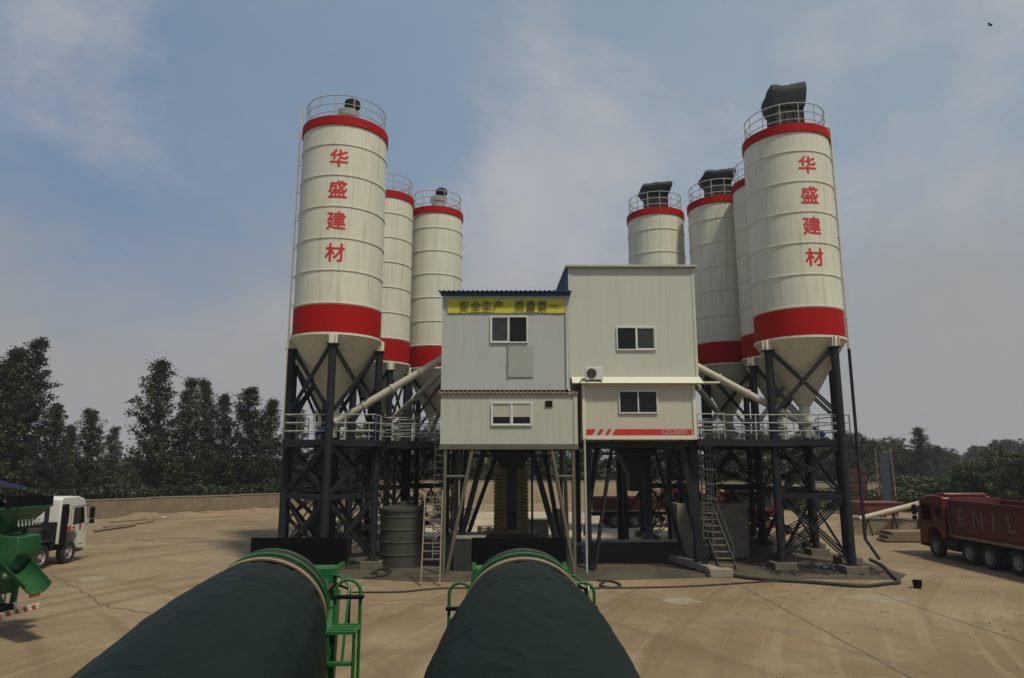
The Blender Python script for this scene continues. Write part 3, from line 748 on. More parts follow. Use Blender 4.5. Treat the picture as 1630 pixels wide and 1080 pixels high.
mb = corrugated(-3.22, 2.90, -0.16, 0.30, 7.635, 7.76, 0.20, 0.035); mb.span((-3.2, -0.14, 7.555), (2.88, -0.056, 7.60)); mb.build('ledge_trim', M_RUST, pl)
corrugated(-3.28, 2.70, -0.38, 7.2, 12.17, 12.75, 0.21, 0.04).build('roof', M_BLUE_ROOF, pl)
mb = MB(); mb.span((-3.2, -0.05, 12.02), (2.6, -0.002, 12.16)); mb.build('eave_trim', M_BLUE_ROOF, pl)
window(pl, -0.14, 0, 10.48, 1.68, 1.22, (M_GLASS_GREY, M_GLASS))
window(pl, -0.02, -0.05, 6.72, 1.80, 1.02, (M_GLASS, M_GLASS), 0.66)
mb = MB(); mb.span((-0.15, -0.05, 8.35), (0.93, -0.004, 9.72)); mb.build('patch_panel', mat('grey patch panel', (0.33, 0.34, 0.31), 0.6, var=0.06), pl)
mb = MB(); mb.span((-0.20, -0.07, 8.3), (-0.155, -0.004, 9.78)); mb.build('patch_trim', M_VENT, pl)
mb = MB(); mb.span((1.47, -0.075, 7.02), (1.76, -0.052, 7.30)); 
for q in range(4): mb.span((1.45, -0.10, 7.03 + q * 0.075), (1.78, -0.076, 7.06 + q * 0.075))
mb.build('louvre_vent', M_DARKSHEET, pl)
mb = MB(); mb.span((-3.16, -0.12, 5.20), (2.88, 0.02, 5.415)); mb.span((-3.16, 6.9, 5.20), (2.88, 7.03, 5.415))
for xx in (-3.09, -0.15, 2.81): mb.span((xx - 0.06, 0.03, 5.2), (xx + 0.06, 6.89, 5.41))
for yy in (2.2, 4.6): mb.span((-3.02, yy - 0.06, 5.21), (2.74, yy + 0.06, 5.40))
mb.build('floor_beam', M_OLIVE_STEEL, pl)
legs = [((-2.90, 0.0, 0), (-2.90, 0.0, 5.2)), ((2.64, 0.0, 0), (2.64, 0.0, 5.2)), ((2.42, 0.5, 0), (2.30, 0.5, 5.2)), ((-1.72, 0.0, 5.2), (-2.75, -0.1, 0)), ((1.72, 0.0, 5.2), (2.62, -0.12, 0)), ((-2.9, 6.8, 0), (-2.9, 6.8, 5.2)), ((2.6, 6.8, 0), (2.6, 6.8, 5.2))]
for a, b in legs:
    mb = MB(); mb.tube([a, b], 0.085, 10); mb.box((*(min((a, b), key=lambda p: p[2])[:2]), 0.03), (0.34, 0.34, 0.04)); mb.build('leg', M_OLIVE_STEEL, pl)
for a, b in (((-2.85, 0, 4.05), (-1.95, 0, 4.05)), ((1.92, 0, 4.05), (2.6, 0, 4.05))):
    mb = MB(); mb.tube([a, b], 0.055, 8); mb.build('strut', M_OLIVE_STEEL, pl)
for a, b in (((-1.3, 2.2, 5.2), (-2.6, 1.6, 0)), ((0.9, 2.2, 5.2), (2.3, 1.4, 0)), ((1.6, 4.6, 5.2), (2.5, 4.4, 0)), ((-2.3, 4.6, 5.2), (-2.6, 4.6, 0)), ((-0.7, 4.6, 5.2), (-2.5, 4.5, 0.2))):
    mb = MB(); mb.bar(a, b, 0.20); mb.build('brace', M_STEEL, pl)
mb = MB(); mb.prism([(-1.1, 5.2), (1.05, 5.2), (0.45, 4.35), (-0.45, 4.35)], 'y', 1.8, 3.6); mb.span((-0.24, 2.1, 2.4), (0.22, 3.0, 4.35)); mb.tube([(-0.01, 2.55, 2.4), (-0.01, 2.55, 1.6)], 0.22, 16); mb.build('discharge_hopper', M_DARKSHEET, pl)
mb = MB(); mb.span((-2.0, 1.0, 4.86), (2.0, 1.12, 5.0)); mb.tube([(0.9, 1.4, 5.1), (0.9, 1.4, 0.1)], 0.05, 8); mb.build('pipe_rack', M_STEEL, pl)

bn = thing('banner', 'yellow cloth banner with olive characters along the top of the left building', 'banner', (0, 30, 0))
mb = MB(); n = 40; z0, z1 = 11.24, 11.90
for q in range(2):
    rows = []
    for j in range(4):
        rows.append([mb.bm.verts.new((-2.90 + 5.28 * i / n, -0.035 - 0.018 * noise.noise(Vector((i * 0.33, j * 0.9, 3))) - 0.016 * q, z0 + (z1 - z0) * j / 3 - 0.012 * sin(i / n * pi * 5))) for i in range(n + 1)])
    for j in range(3):
        for i in range(n): mb._f([rows[j][i], rows[j][i + 1], rows[j + 1][i + 1], rows[j + 1][i]], True)
mb.build('cloth', M_YELLOW, bn)
flat_text('安全生产', 0.47, (-1.38, -0.10, 11.565), M_OLIVE, bn, spacing=1.18, fat=0.004)
flat_text('质量第一', 0.47, (1.10, -0.10, 11.565), M_OLIVE, bn, spacing=1.18, fat=0.004)

# right half: tall block with the sheeted blue side, and the control cabin under it
pr = thing('batching_plant_tower', 'taller plain white panel block with one window and a blue side wall', 'building', (0, 30.5, 0))
mb = MB(); mb.prism([(2.62, 0), (8.34, 0), (8.34, 6.5), (2.40, 6.5)], 'z', 8.36, 13.46); seams(mb, 2.62, 8.34, 0, 8.38, 13.44, 1.12)
mb.span((2.58, -0.03, 8.36), (2.70, 0.02, 13.46)); mb.span((8.26, -0.03, 8.36), (8.38, 0.02, 13.46)); mb.build('wall', M_PANEL_WHITE, pr)
mb = MB(); mb.prism([(2.60, 0.03), (2.607, 0.02), (2.38, 6.5), (2.30, 6.5)], 'z', 8.36, 13.44)
for k in range(16):
    f = (k + 0.5) / 16; mb.box((2.55 - 0.27 * f, 0.03 + 6.4 * f, 10.9), (0.05, 0.14, 5.06))
mb.build('side_sheet', M_BLUE_ROOF, pr)
mb = MB(); mb.prism([(2.46, -0.16), (8.46, -0.16), (8.46, 6.6), (2.24, 6.6)], 'z', 13.48, 13.58); mb.span((2.50, -0.19, 13.50), (8.50, -0.163, 13.585)); mb.build('roof', M_PANEL_OLD, pr)
window(pr, 5.62, 0, 10.16, 1.78, 1.08, (M_GLASS, M_GLASS_GREY))
mb = MB(); mb.prism([(3.4, 5.6), (7.8, 5.6), (7.8, 8.3), (3.4, 8.3)], 'y', 3.0, 6.2); mb.build('mixer_room', M_DARKSHEET, pr)
cols = [((3.45, 1.0), 0.20), ((8.20, 0.75), 0.30), ((3.45, 6.0), 0.24), ((8.2, 6.0), 0.24), ((5.9, 6.0), 0.24), ((6.75, 4.3), 0.34), ((5.75, 6.9), 0.28)]
for (cx, cy), w in cols:
    mb = MB(); mb.box((cx, cy, 4.2 if cy > 5 else 2.8), (w, w, 8.3 if cy > 5 else 5.58)); mb.box((cx, cy, 0.05), (w + 0.3, w + 0.3, 0.06)); mb.build('column', M_STEEL, pr)
for a, b, w in (((4.55, 0.6, 5.6), (3.55, 0.2, 0.1), 0.13), ((4.0, 1.6, 5.6), (3.30, 1.2, 1.4), 0.16), ((3.45, 1.0, 3.4), (3.9, 6.0, 5.5), 0.13), ((7.55, 0.4, 5.6), (8.35, 0.1, 0.12), 0.24), ((6.75, 2.5, 5.5), (8.0, 2.5, 0.2), 0.16), ((7.4, 1.5, 5.5), (8.5, 1.4, 0.3), 0.14), ((5.75, 6.8, 5.5), (8.2, 6.1, 2.0), 0.12), ((8.2, 6.0, 5.5), (6.1, 6.0, 2.2), 0.12)):
    mb = MB(); mb.bar(a, b, w); mb.build('brace', M_STEEL, pr)
mb = MB(); mb.prism([(5.0, 5.6), (6.75, 5.6), (6.75, 5.2), (6.12, 4.1), (6.12, 3.3), (5.55, 3.3), (5.55, 4.1), (5.0, 5.2)], 'y', 2.2, 3.6); mb.build('discharge_hopper', M_DARKSHEET, pr)
mb = MB(); mb.span((3.1, 0.35, 5.28), (8.4, 0.5, 5.56)); mb.span((3.1, 3.8, 5.28), (8.4, 3.95, 5.56)); mb.span((3.2, 1.2, 4.98), (8.3, 1.3, 5.06)); mb.build('floor_beam', M_STEEL, pr)
mb = MB(); mb.tube([(3.18, -0.25, 0.0), (3.18, -0.25, 5.6)], 0.05, 8); mb.build('white_pole', M_RAIL, pr)

cb = thing('control_cabin', 'beige control cabin with cream frame, cream canopy edge and red stripe along its base', 'cabin', (0, 30.2, 0))
mb = MB(); mb.span((3.22, 0.06, 5.80), (8.0, 2.9, 8.02)); mb.build('wall_panel', M_BEIGE, cb)
mb = MB(); mb.span((3.10, 0, 5.62), (3.24, 2.95, 8.06)); mb.span((7.98, 0, 5.62), (8.12, 2.95, 8.06)); mb.span((3.242, 0.001, 5.62), (7.978, 2.9, 5.79)); mb.span((3.242, 0.001, 7.99), (7.978, 2.9, 8.06)); mb.build('frame', M_FRAME_CREAM, cb, bevel=0.015)
mb = MB(); mb.prism([(-0.32, 8.075), (-0.30, 8.12), (0.28, 8.42), (0.30, 8.075)], 'x', 2.66, 8.42); mb.span((8.425, -0.3, 8.08), (9.15, 0.28, 8.15)); mb.build('canopy', M_FRAME_CREAM, cb)
window(cb, 5.58, 0.06, 7.27, 1.72, 1.02, (M_GLASS, M_GLASS))
mb = MB(); zb, zt = 5.83, 6.08
def para(x0, x1, s=0.16):
    mb.prism([(x0, zb), (x1, zb), (x1 + s, zt), (x0 + s, zt)], 'y', 0.035, 0.056)
mb.prism([(3.27, zb), (3.52, zb), (3.68, zt), (3.27, zt)], 'y', 0.035, 0.056); para(3.72, 3.88); para(4.08, 4.22)
mb.prism([(4.40, zb), (7.90, zb), (7.90, zt), (4.56, zt)], 'y', 0.035, 0.056); mb.build('red_stripe', M_LETTER, cb)
flat_text('SZS3000', 0.30, (7.12, 0.028, 5.955), mat('pale red lettering', (0.58, 0.33, 0.28), 0.6), cb, depth=0.008, fat=0.004, spacing=1.05)

ac = thing('air_conditioner', 'white air conditioner unit with round fan grille on the cream canopy', 'air conditioner', (3.62, 29.98, 8.20))
mb = MB(); mb.box((0, 0.02, 0.30), (0.78, 0.30, 0.56)); mb.box((-0.3, 0.02, 0.01), (0.08, 0.34, 0.04)); mb.box((0.3, 0.02, 0.01), (0.08, 0.34, 0.04)); mb.build('casing', M_ALU, ac, bevel=0.02)
mb = MB(); fr = Matrix.Rotation(pi / 2, 3, 'X'); mb.lathe([(0.22, 0.0), (0.22, 0.01), (0.0, 0.012)], 28, frame=fr, c=(-0.12, -0.135, 0.30)); mb.build('fan_grille', M_RUBBER, ac)
mb = MB()
for r in (0.06, 0.11, 0.16, 0.205): mb.hoop((-0.12, -0.155, 0.30), r, 0.006, 24, 4, frame=Matrix.Rotation(pi / 2, 3, 'X'))
mb.build('guard_ring', M_VENT, ac)
mb = MB(); mb.tube([(-0.36, -0.05, 0.1), (-0.6, -0.1, -0.05), (-0.72, -0.12, -0.2)], 0.02, 6); mb.build('pipe', M_RUBBER, ac)

# ladders and stairs
def ladder(name, label, foot, head, width, rungs, m, cat='ladder', rail=0.05, cage=False):
    t = thing(name, label, cat, foot)
    a, b = Vector((0, 0, 0)), Vector(head) - Vector(foot)
    d = b.normalized(); side = d.cross(Vector((0, -1, 0))) if abs(d.y) < 0.95 else Vector((1, 0, 0))
    side = Vector((1, 0, 0)) if abs(d.x) < 0.5 else Vector((0, 1, 0))
    for s in (-1, 1):
        mb = MB(); mb.bar(a + side * s * width / 2, b + side * s * width / 2, rail, rail * 1.6); mb.build('side_rail', m, t)
    for k in range(1, rungs + 1):
        p = a.lerp(b, k / (rungs + 1)); mb = MB(); mb.bar(p - side * (width / 2 - rail / 2 - 0.002), p + side * (width / 2 - rail / 2 - 0.002), rail * 0.8, rail * 1.1); mb.build('rung', m, t)
    if cage:
        mb = MB()
        for k in range(7):
            p = a.lerp(b, 0.35 + 0.65 * k / 6); mb.hoop(p + Vector((0, -0.33, 0)), 0.36, 0.018, 20, 5)
        for ang in (200, 250, 290, 340):
            o = Vector((0.36 * cos(D(ang)), 0.36 * sin(D(ang)) - 0.33, 0)); mb.tube([a.lerp(b, 0.35) + o, b + o], 0.014, 5)
        mb.build('safety_cage', m, t)
    return t
ladder('leaning_ladder', 'pale wooden ladder leaning beside the left building leg', (-3.12, 27.3, 0.06), (-3.28, 29.4, 3.5), 0.72, 11, M_WOODPALE)
ladder('fixed_ladder', 'thin dark ladder rising from the pale ladder to the left walkway', (-3.35, 31.9, 0.3), (-3.35, 32.3, 6.4), 0.45, 20, M_VENT, rail=0.035)
ladder('caged_ladder', 'dark caged ladder hanging below the right end of the control cabin', (8.75, 31.6, 0.4), (8.75, 31.3, 6.2), 0.42, 18, mat('dull ladder steel', (0.10, 0.10, 0.092), 0.6, var=0.25), cage=True)
st = thing('steel_stair', 'narrow steel stair leaning against the grey block bin', 'stair', (8.75, 31.0, 0))
st.scale = (0.78, 1, 1)
for s in (0, 1):
    mb = MB(); mb.bar((0.35 + s * 0.95, 0.0, 0.06), (-0.45 + s * 0.95, 1.7, 3.1), 0.06, 0.16); mb.build('stringer', MATS['dull ladder steel'], st)
    mb = MB(); mb.tube([(0.3 + s * 0.95, 0.1, 0.1), (0.3 + s * 0.95, 0.1, 1.0), (-0.45 + s * 0.95, 1.7, 4.0)], 0.022, 6); mb.build('handrail', MATS['dull ladder steel'], st)
for k in range(11):
    f = (k + 0.6) / 11.5; mb = MB(); mb.box((0.825 - 0.8 * f, 1.7 * f, 0.06 + 3.04 * f), (0.86, 0.22, 0.03)); mb.build('tread', M_WOOD, st)
st2 = thing('banded_tank', 'yellowish cylinder with stacked dark bands behind the dark discharge hopper', 'tank', (-0.05, 38.4, 0))
mb = MB(); prof = [(0.95, 0.9)]
for k in range(18): prof += [(0.95, 0.92 + k * 0.2), (0.95, 1.06 + k * 0.2), (0.86, 1.075 + k * 0.2), (0.86, 1.105 + k * 0.2)]
prof += [(0.95, 4.54), (0.5, 4.8), (0, 4.85)]
mb.lathe(prof, 40); mb.build('banded_shell', mat('ochre tank sheet', (0.32, 0.26, 0.125), 0.75, var=0.3, streak=0.3), st2)
mb = MB(); mb.span((-1.4, -1.2, 0), (1.4, 1.2, 0.9)); mb.build('plinth', mat('brown stained plinth', (0.13, 0.095, 0.06), 0.9, var=0.3), st2, bevel=0.03)
mb = MB(); mb.tube([(1.15, -0.5, 0.9), (1.15, -0.5, 4.9)], 0.05, 8); mb.build('downpipe', M_OLIVE_STEEL, st2)

# ------------------------------------------------------------------ vehicles (front towards -Y, rear towards +Y in their own space)
PROTO = {}
def wheel(parent, x, y, r, w, dual=False, rim=None):
    key = (r, w)
    if key not in PROTO:
        fr = Matrix.Rotation(pi / 2, 3, 'Y')
        mb = MB(); h = w / 2
        mb.lathe([(r * 0.56, -h * 0.8), (r * 0.80, -h), (r * 0.95, -h * 0.92), (r, -h * 0.7), (r, -h * 0.1), (r * 0.975, -h * 0.06), (r * 0.975, h * 0.06), (r, h * 0.1), (r, h * 0.7), (r * 0.95, h * 0.92), (r * 0.80, h), (r * 0.56, h * 0.8)], 40, frame=fr)
        o = mb.build('tyre', M_TYRE); me_t = o.data; bpy.data.objects.remove(o)
        mb = MB(); mb.lathe([(r * 0.58, -h * 0.82), (r * 0.50, -h * 0.5), (r * 0.46, -h * 0.1), (r * 0.30, h * 0.0), (r * 0.22, h * 0.12), (r * 0.20, h * 0.9), (0, h * 0.95)], 32, frame=fr)
        mb.lathe([(r * 0.20, -h * 0.9), (r * 0.24, -h * 0.3), (r * 0.46, -h * 0.45), (r * 0.5, h * 0.5), (r * 0.58, h * 0.82)], 32, frame=fr)
        for k in range(10):
            a = 2 * pi * k / 10; p = fr @ Vector((r * 0.29 * cos(a), r * 0.29 * sin(a), h * 0.1)); mb.tube([p - fr @ Vector((0, 0, 0.06)), p + fr @ Vector((0, 0, 0.05))], 0.022, 6)
        o = mb.build('rim', M_RIM); me_r = o.data; bpy.data.objects.remove(o)
        PROTO[key] = (me_t, me_r)
    me_t, me_r = PROTO[key]
    s = 1 if x > 0 else -1
    for k in range(2 if dual else 1):
        t = bpy.data.objects.new('wheel', me_t); COL.objects.link(t); t.parent = parent; t.location = (x - s * k * (w + 0.05), y, r)
        if s < 0: t.rotation_euler = (0, 0, pi)
        q = bpy.data.objects.new('rim', me_r); COL.objects.link(q); q.parent = t
def tub(mb, prof, x0, x1):
    mb.prism(prof, 'x', x0, x1)
def truck_cab(parent, m, y0=0.0, h=3.1, badge=None, visor=False):
    """Flat fronted cab from y0-2.1 to y0, outline in (y, z)."""
    prof = [(0.02, 0.95), (-0.35, 0.95), (-0.42, 1.25), (-0.70, 1.45), (-1.15, 1.45), (-1.42, 1.22), (-1.50, 0.62), (-2.05, 0.55), (-2.12, 0.75), (-2.13, 1.62), (-1.93, 2.55), (-1.72, h - 0.14), (-1.2, h), (-0.15, h), (0.02, h - 0.10)]
    mb = MB(); mb.prism([(y + y0, z) for y, z in prof], 'x', -1.22, 1.22)
    cab = mb.build('cab', m, parent, bevel=0.05)
    for s in (-1, 1):
        X = s * 1.224
        mb = MB(); mb.prism([(y + y0, z) for y, z in ((-1.86, 1.78), (-0.98, 1.74), (-0.98, 2.52), (-1.72, 2.52))], 'x', X - 0.008, X + 0.008); mb.build('side_window', M_GLASS, cab)
        mb = MB(); mb.prism([(y + y0, z) for y, z in ((-0.62, 1.85), (-0.16, 1.85), (-0.16, 2.48), (-0.62, 2.48))], 'x', X - 0.008, X + 0.008); mb.build('rear_side_window', M_GLASS, cab)
        mb = MB()
        for yy, za, zb in ((-0.80, 1.48, 2.58), (-1.92, 1.30, 1.72)): mb.box((X, y0 + yy, (za + zb) / 2), (0.012, 0.018, zb - za))
        mb.box((X, y0 - 1.4, 2.585), (0.012, 1.0, 0.018)); mb.box((X + s * 0.02, y0 - 1.05, 1.62), (0.03, 0.16, 0.04)); mb.build('door_seam', M_RUBBER, cab)
        mb = MB(); mb.box((X + s * 0.22, y0 - 2.05, 2.22), (0.20, 0.09, 0.50)); mb.box((X + s * 0.24, y0 - 2.03, 1.82), (0.20, 0.09, 0.20)); mb.tube([(X, y0 - 1.9, 2.55), (X + s * 0.2, y0 - 2.05, 2.55), (X + s * 0.2, y0 - 2.05, 1.7), (X, y0 - 1.98, 1.7)], 0.018, 6); mb.build('mirror', M_RUBBER, cab, bevel=0.02)
        mb = MB(); mb.box((s * 0.95, y0 - 2.13, 0.98), (0.40, 0.06, 0.20)); mb.build('headlight', M_ALU, cab, bevel=0.02)
        mb = MB(); mb.box((s * 1.10, y0 - 1.7, 0.48), (0.22, 0.34, 0.05)); mb.box((s * 1.15, y0 - 1.7, 0.80), (0.14, 0.30, 0.04)); mb.build('step', M_CHASSIS, cab)
        if badge:
            mb = MB(); mb.box((X + s * 0.03, y0 - 0.28, 1.85), (0.10, 0.42, 1.75)); mb.build('air_intake', M_RUBBER, cab, bevel=0.03)
        if badge: 
            mb = MB(); mb.box((X + s * 0.004, y0 - 0.62, 1.60), (0.012, 0.5, 0.20)); mb.box((X + s * 0.004, y0 - 1.55, 1.62), (0.012, 0.16, 0.28)); mb.build('door_badge', badge, cab)
    mb = MB(); mb.prism([(-1.08, 1.72), (1.08, 1.72), (1.0, 2.52), (-1.0, 2.52)], 'y', 0, 0.02)
    for v in mb.bm.verts: v.co.y = y0 - 2.125 + (v.co.z - 1.62) * 0.215 + (v.co.y - 0.012)
    mb.build('windscreen', M_GLASS, cab)
    mb = MB(); mb.box((0, y0 - 2.145, 1.32), (1.5, 0.04, 0.42))
    for q in range(4): mb.box((0, y0 - 2.17, 1.16 + q * 0.11), (1.5, 0.03, 0.03))
    mb.build('grille', M_RUBBER, cab)
    mb = MB(); mb.box((0, y0 - 2.12, 0.62), (2.40, 0.16, 0.34)); mb.build('bumper', m, cab, bevel=0.05)
    if visor:
        mb = MB(); mb.box((0, y0 - 2.02, h - 0.36), (2.2, 0.35, 0.06), Matrix.Rotation(0.35, 3, 'X')); mb.build('sun_visor', M_RUBBER, cab)
        mb = MB(); mb.prism([(y0 - 1.6, h - 0.02), (y0 - 0.3, h + 0.14), (y0 - 0.05, h + 0.13), (y0 - 0.05, h - 0.02)], 'x', -1.05, 1.05); mb.build('roof_deflector', m, cab, bevel=0.05)
    return cab
def drum_frame(tilt, y_ring, z_ring, s_ring):
    """Matrix and origin of the drum axis, running up from the front to the mouth."""
    ax = Vector((0, cos(tilt), sin(tilt))); up = Vector((0, -sin(tilt), cos(tilt)))
    fr = Matrix((Vector((1, 0, 0)), up, ax)).transposed()      # columns: x, up, axis
    o = Vector((0, y_ring, z_ring)) - ax * s_ring
    return fr, o
DRUM_PROF = [(0.0, 1.15), (0.50, 1.15), (0.62, 1.2), (0.88, 1.6), (1.05, 2.1), (1.11, 2.6), (1.115, 3.0)]
def drum_r(s):
    if s >= 3.0: return 1.115 - (1.115 - 0.658) * min(1.0, (s - 3.0) / 3.86) ** 2.218
    for (r0, s0), (r1, s1) in zip(DRUM_PROF[:-1], DRUM_PROF[1:]):
        if s0 <= s <= s1 and s1 > s0: 
            t = (s - s0) / (s1 - s0); return r0 + (r1 - r0) * t
    return DRUM_PROF[-1][0]
def mixer_truck(label, loc, rz, covered, cab_col, seed=0, sides=((0.70, 8.05, 2.75, 3.12, 3.40, 0.125), (-0.71, 8.05, 2.75, 3.12, 3.40, 0.125)), group=None):
    t = thing('mixer_truck', label, 'truck', loc, rz, group)
    GRN = M_GREEN if covered else M_GREEN_SHADED
    mb = MB()
    for s in (-1, 1): mb.span((s * 0.42 - 0.05, -1.9, 0.58), (s * 0.42 + 0.05, 8.9, 0.82))
    for y in (0.3, 2.2, 4.0, 6.0, 7.6, 8.8): mb.box((0, y, 0.70), (0.74, 0.12, 0.20))
    mb.build('chassis', M_CHASSIS, t)
    for y in (-0.92, 0.95): 
        for s in (-1, 1): wheel(t, s * 1.06, y, 0.52, 0.30)
    for y in (5.75, 7.15):
        for s in (-1, 1): wheel(t, s * 1.08, y, 0.52, 0.29, dual=True)
    truck_cab(t, cab_col, 0.0, 3.05, badge=M_ORANGE if cab_col is M_WHITECAB else None)
    fr, o = drum_frame(0.306, 7.87, 3.095, 6.86)
    rnd = random.Random(seed)
    # drum skin with slack folds when a sheet is bound round it
    NS, NA = (230, 220) if covered else (60, 64)
    mb = MB(); grid = []
    s_end = 6.86
    seams_s = (2.2, 3.4, 4.35, 5.15, 6.05)
    for i in range(NS + 1):
        s = 1.16 + (s_end - 1.16) * i / NS
        row = []
        for k in range(NA):
            a = 2 * pi * k / NA
            r = drum_r(s)
            if covered:
                top = 0.5 + 0.5 * sin(a)
                r += 0.012
                p = Vector((cos(a) * 1.6, sin(a) * 1.6, s * 0.55 + seed * 7.3))
                r += 0.018 * noise.noise(p * 1.3) + 0.011 * noise.noise(p * 4.1)
                fold = noise.noise(Vector((cos(a) * 2.4 + seed, sin(a) * 2.4, s * 2.3 + 0.6 * sin(a * 2))))
                r += 0.018 * max(0, 1 - abs(fold) * 9) * (0.4 + 0.6 * noise.noise(p * 0.8 + Vector((5, 1, 2))) ** 2 * 3)
                for q, ss in enumerate(seams_s):
                    sw = ss + 0.06 * sin(a * 2 + q) + 0.035 * noise.noise(Vector((a * 1.7, q * 3.1, seed)))
                    dd = s - sw
                    r -= 0.011 / (1 + (dd / 0.014) ** 2)
                if s > s_end - 0.3: r -= 0.03 * ((s - s_end + 0.3) / 0.3) ** 2; r += 0.006 * sin(a * 21 + seed) * (s - s_end + 0.3) / 0.3
            row.append(mb.bm.verts.new(o + fr @ Vector((r * cos(a), r * sin(a), s))))
        grid.append(row)
    for i in range(NS):
        for k in range(NA): 
            mb.mi = 0
            if not covered: 
                sm = 1.16 + 5.7 * i / NS; mb.mi = 1 if (sm > 1.9) and sin(2 * pi * (k + 0.5) / NA) < 0.45 else 0
            mb._f([grid[i][k], grid[i][(k + 1) % NA], grid[i + 1][(k + 1) % NA], grid[i + 1][k]], True)
    mb.mi = 0; mb._f(list(reversed(grid[0])))
    dr = mb.build('drum', [M_DRUMTARP] if covered else [M_DRUMWHITE, M_DRUMBLUE], t)
    ax = fr @ Vector((0, 0, 1))
    mb = MB(); mb.lathe([(0.655, 6.85), (0.676, 6.85), (0.680, 6.87), (0.676, 6.90), (0.650, 6.91)], 64, frame=fr, c=o); mb.build('binding_ring', M_ROPE, dr)
    mb = MB(); mb.lathe([(0.645, 6.905), (0.63, 7.05), (0.61, 7.26), (0.57, 7.27), (0.55, 6.9)], 64, frame=fr, c=o); mb.build('drum_mouth', M_CHASSIS, dr)
    mb = MB(); mb.hoop(o + ax * 7.06, 0.640, 0.016, 56, 8, frame=fr); mb.hoop(o + ax * 7.24, 0.600, 0.016, 56, 8, frame=fr)
    mb.build('mouth_ring', GRN, t)
    # rear pedestal
    mb = MB()
    for s in (-1, 1):
        mb.bar((s * 0.52, 8.15, 0.8), (s * 0.62, 8.20, 2.75), 0.12, 0.16); mb.bar((s * 0.52, 8.75, 0.8), (s * 0.55, 8.85, 3.2), 0.10, 0.14); mb.bar((s * 0.62, 8.2, 2.72), (s * 0.56, 8.85, 3.1), 0.08)
    mb.tube([(0.50, 8.8, 3.40), (0.66, 8.62, 3.40), (0.80, 8.5, 3.30), (0.80, 8.4, 3.05), (0.78, 8.3, 2.5)], 0.017, 8)
    mb.box((0, 8.45, 1.3), (1.3, 0.5, 0.4)); mb.build('rear_frame', GRN, t)
    mb = MB()
    outer = [(-0.56, 8.75, 3.44), (0.56, 8.75, 3.44), (0.60, 9.55, 3.48), (-0.60, 9.55, 3.48)]; inner = [(-0.30, 8.55, 2.85), (0.30, 8.55, 2.85), (0.26, 8.95, 2.78), (-0.26, 8.95, 2.78)]
    vo = [mb.bm.verts.new(p) for p in outer]; vi = [mb.bm.verts.new(p) for p in inner]
    for k in range(4): mb._f([vo[k], vo[(k + 1) % 4], vi[(k + 1) % 4], vi[k]])
    for a, b in zip(outer, outer[1:] + outer[:1]): mb.bar(a, b, 0.05)
    mb.span((-0.60, 8.72, 3.30), (0.60, 8.745, 3.44)); hop = mb.build('hopper', GRN, t)
    mb = MB(); mb.box((0, 9.20, 3.62), (1.22, 0.03, 0.34)); mb.box((-0.60, 9.38, 3.60), (0.03, 0.36, 0.30)); mb.box((0.60, 9.38, 3.60), (0.03, 0.36, 0.30)); mb.build('rubber_flap', M_RUBBER, hop)
    # discharge funnel and swinging chute
    mb = MB(); mb.prism([(8.8, 2.75), (9.5, 2.7), (9.55, 2.25), (9.25, 1.75), (8.85, 1.85)], 'x', -0.40, 0.40); mb.build('discharge_funnel', GRN, t, bevel=0.03)
    mb = MB(); n = 14
    A, B = Vector((0.1, 9.2, 2.10)), (Vector((0.75, 10.55, 1.60)) if not covered else Vector((0.95, 10.0, 1.30))); dch = (B - A).normalized(); sd = dch.cross(Vector((0, 0, 1))).normalized(); upv = sd.cross(dch)
    rows = []
    for j in range(7):
        p = A.lerp(B, j / 6); rr = 0.36 - 0.06 * j / 6
        rows.append([[mb.bm.verts.new(p + sd * (q * cos(pi + pi * k / n)) + upv * (q * sin(pi + pi * k / n))) for k in range(n + 1)] for q in (rr, rr + 0.02)])
    for j in range(6):
        for q in (0, 1):
            for k in range(n): mb._f([rows[j][q][k], rows[j][q][k + 1], rows[j + 1][q][k + 1], rows[j + 1][q][k]], True)
        for k in (0, n): mb._f([rows[j][0][k], rows[j][1][k], rows[j + 1][1][k], rows[j + 1][0][k]])
    for k in range(n):
        mb._f([rows[6][0][k], rows[6][0][k + 1], rows[6][1][k + 1], rows[6][1][k]])
    mb.build('discharge_chute', GRN, t, recalc=True)
    # fenders, under-run bar with striped marks, lights
    for s in (-1, 1):
        mb = MB(); prof = []
        for k in range(13):
            a = pi * k / 12; prof.append((6.45 - 1.36 * cos(a), 0.52 + min(0.62, 0.72 * sin(a) * 1.15)))
        for (ya, za), (yb, zb) in zip(prof[:-1], prof[1:]):
            mb.bar((s * 1.0, ya, za), (s * 1.0, yb, zb), 0.52, 0.02)
        mb.build('mudguard', GRN, t)
        mb = MB(); mb.box((s * 0.95, 9.02, 0.98), (0.34, 0.06, 0.16)); mb.build('tail_light', M_ORANGE, t, bevel=0.01)
    mb = MB(); mb.box((0, 9.0, 0.62), (2.3, 0.07, 0.14)); 
    for s in (-1, 1): mb.bar((s * 0.42, 8.85, 0.84), (s * 0.42, 9.0, 0.66), 0.07)
    ub = mb.build('under_run_bar', M_WHITEMARK, t)
    for k in range(8):
        x = -1.05 + k * 0.29
        mb = MB(); mb.prism([(x, 0.556), (x + 0.13, 0.556), (x + 0.20, 0.684), (x + 0.07, 0.684)], 'y', 9.036, 9.042); mb.build('red_stripe', M_ORANGE, ub)
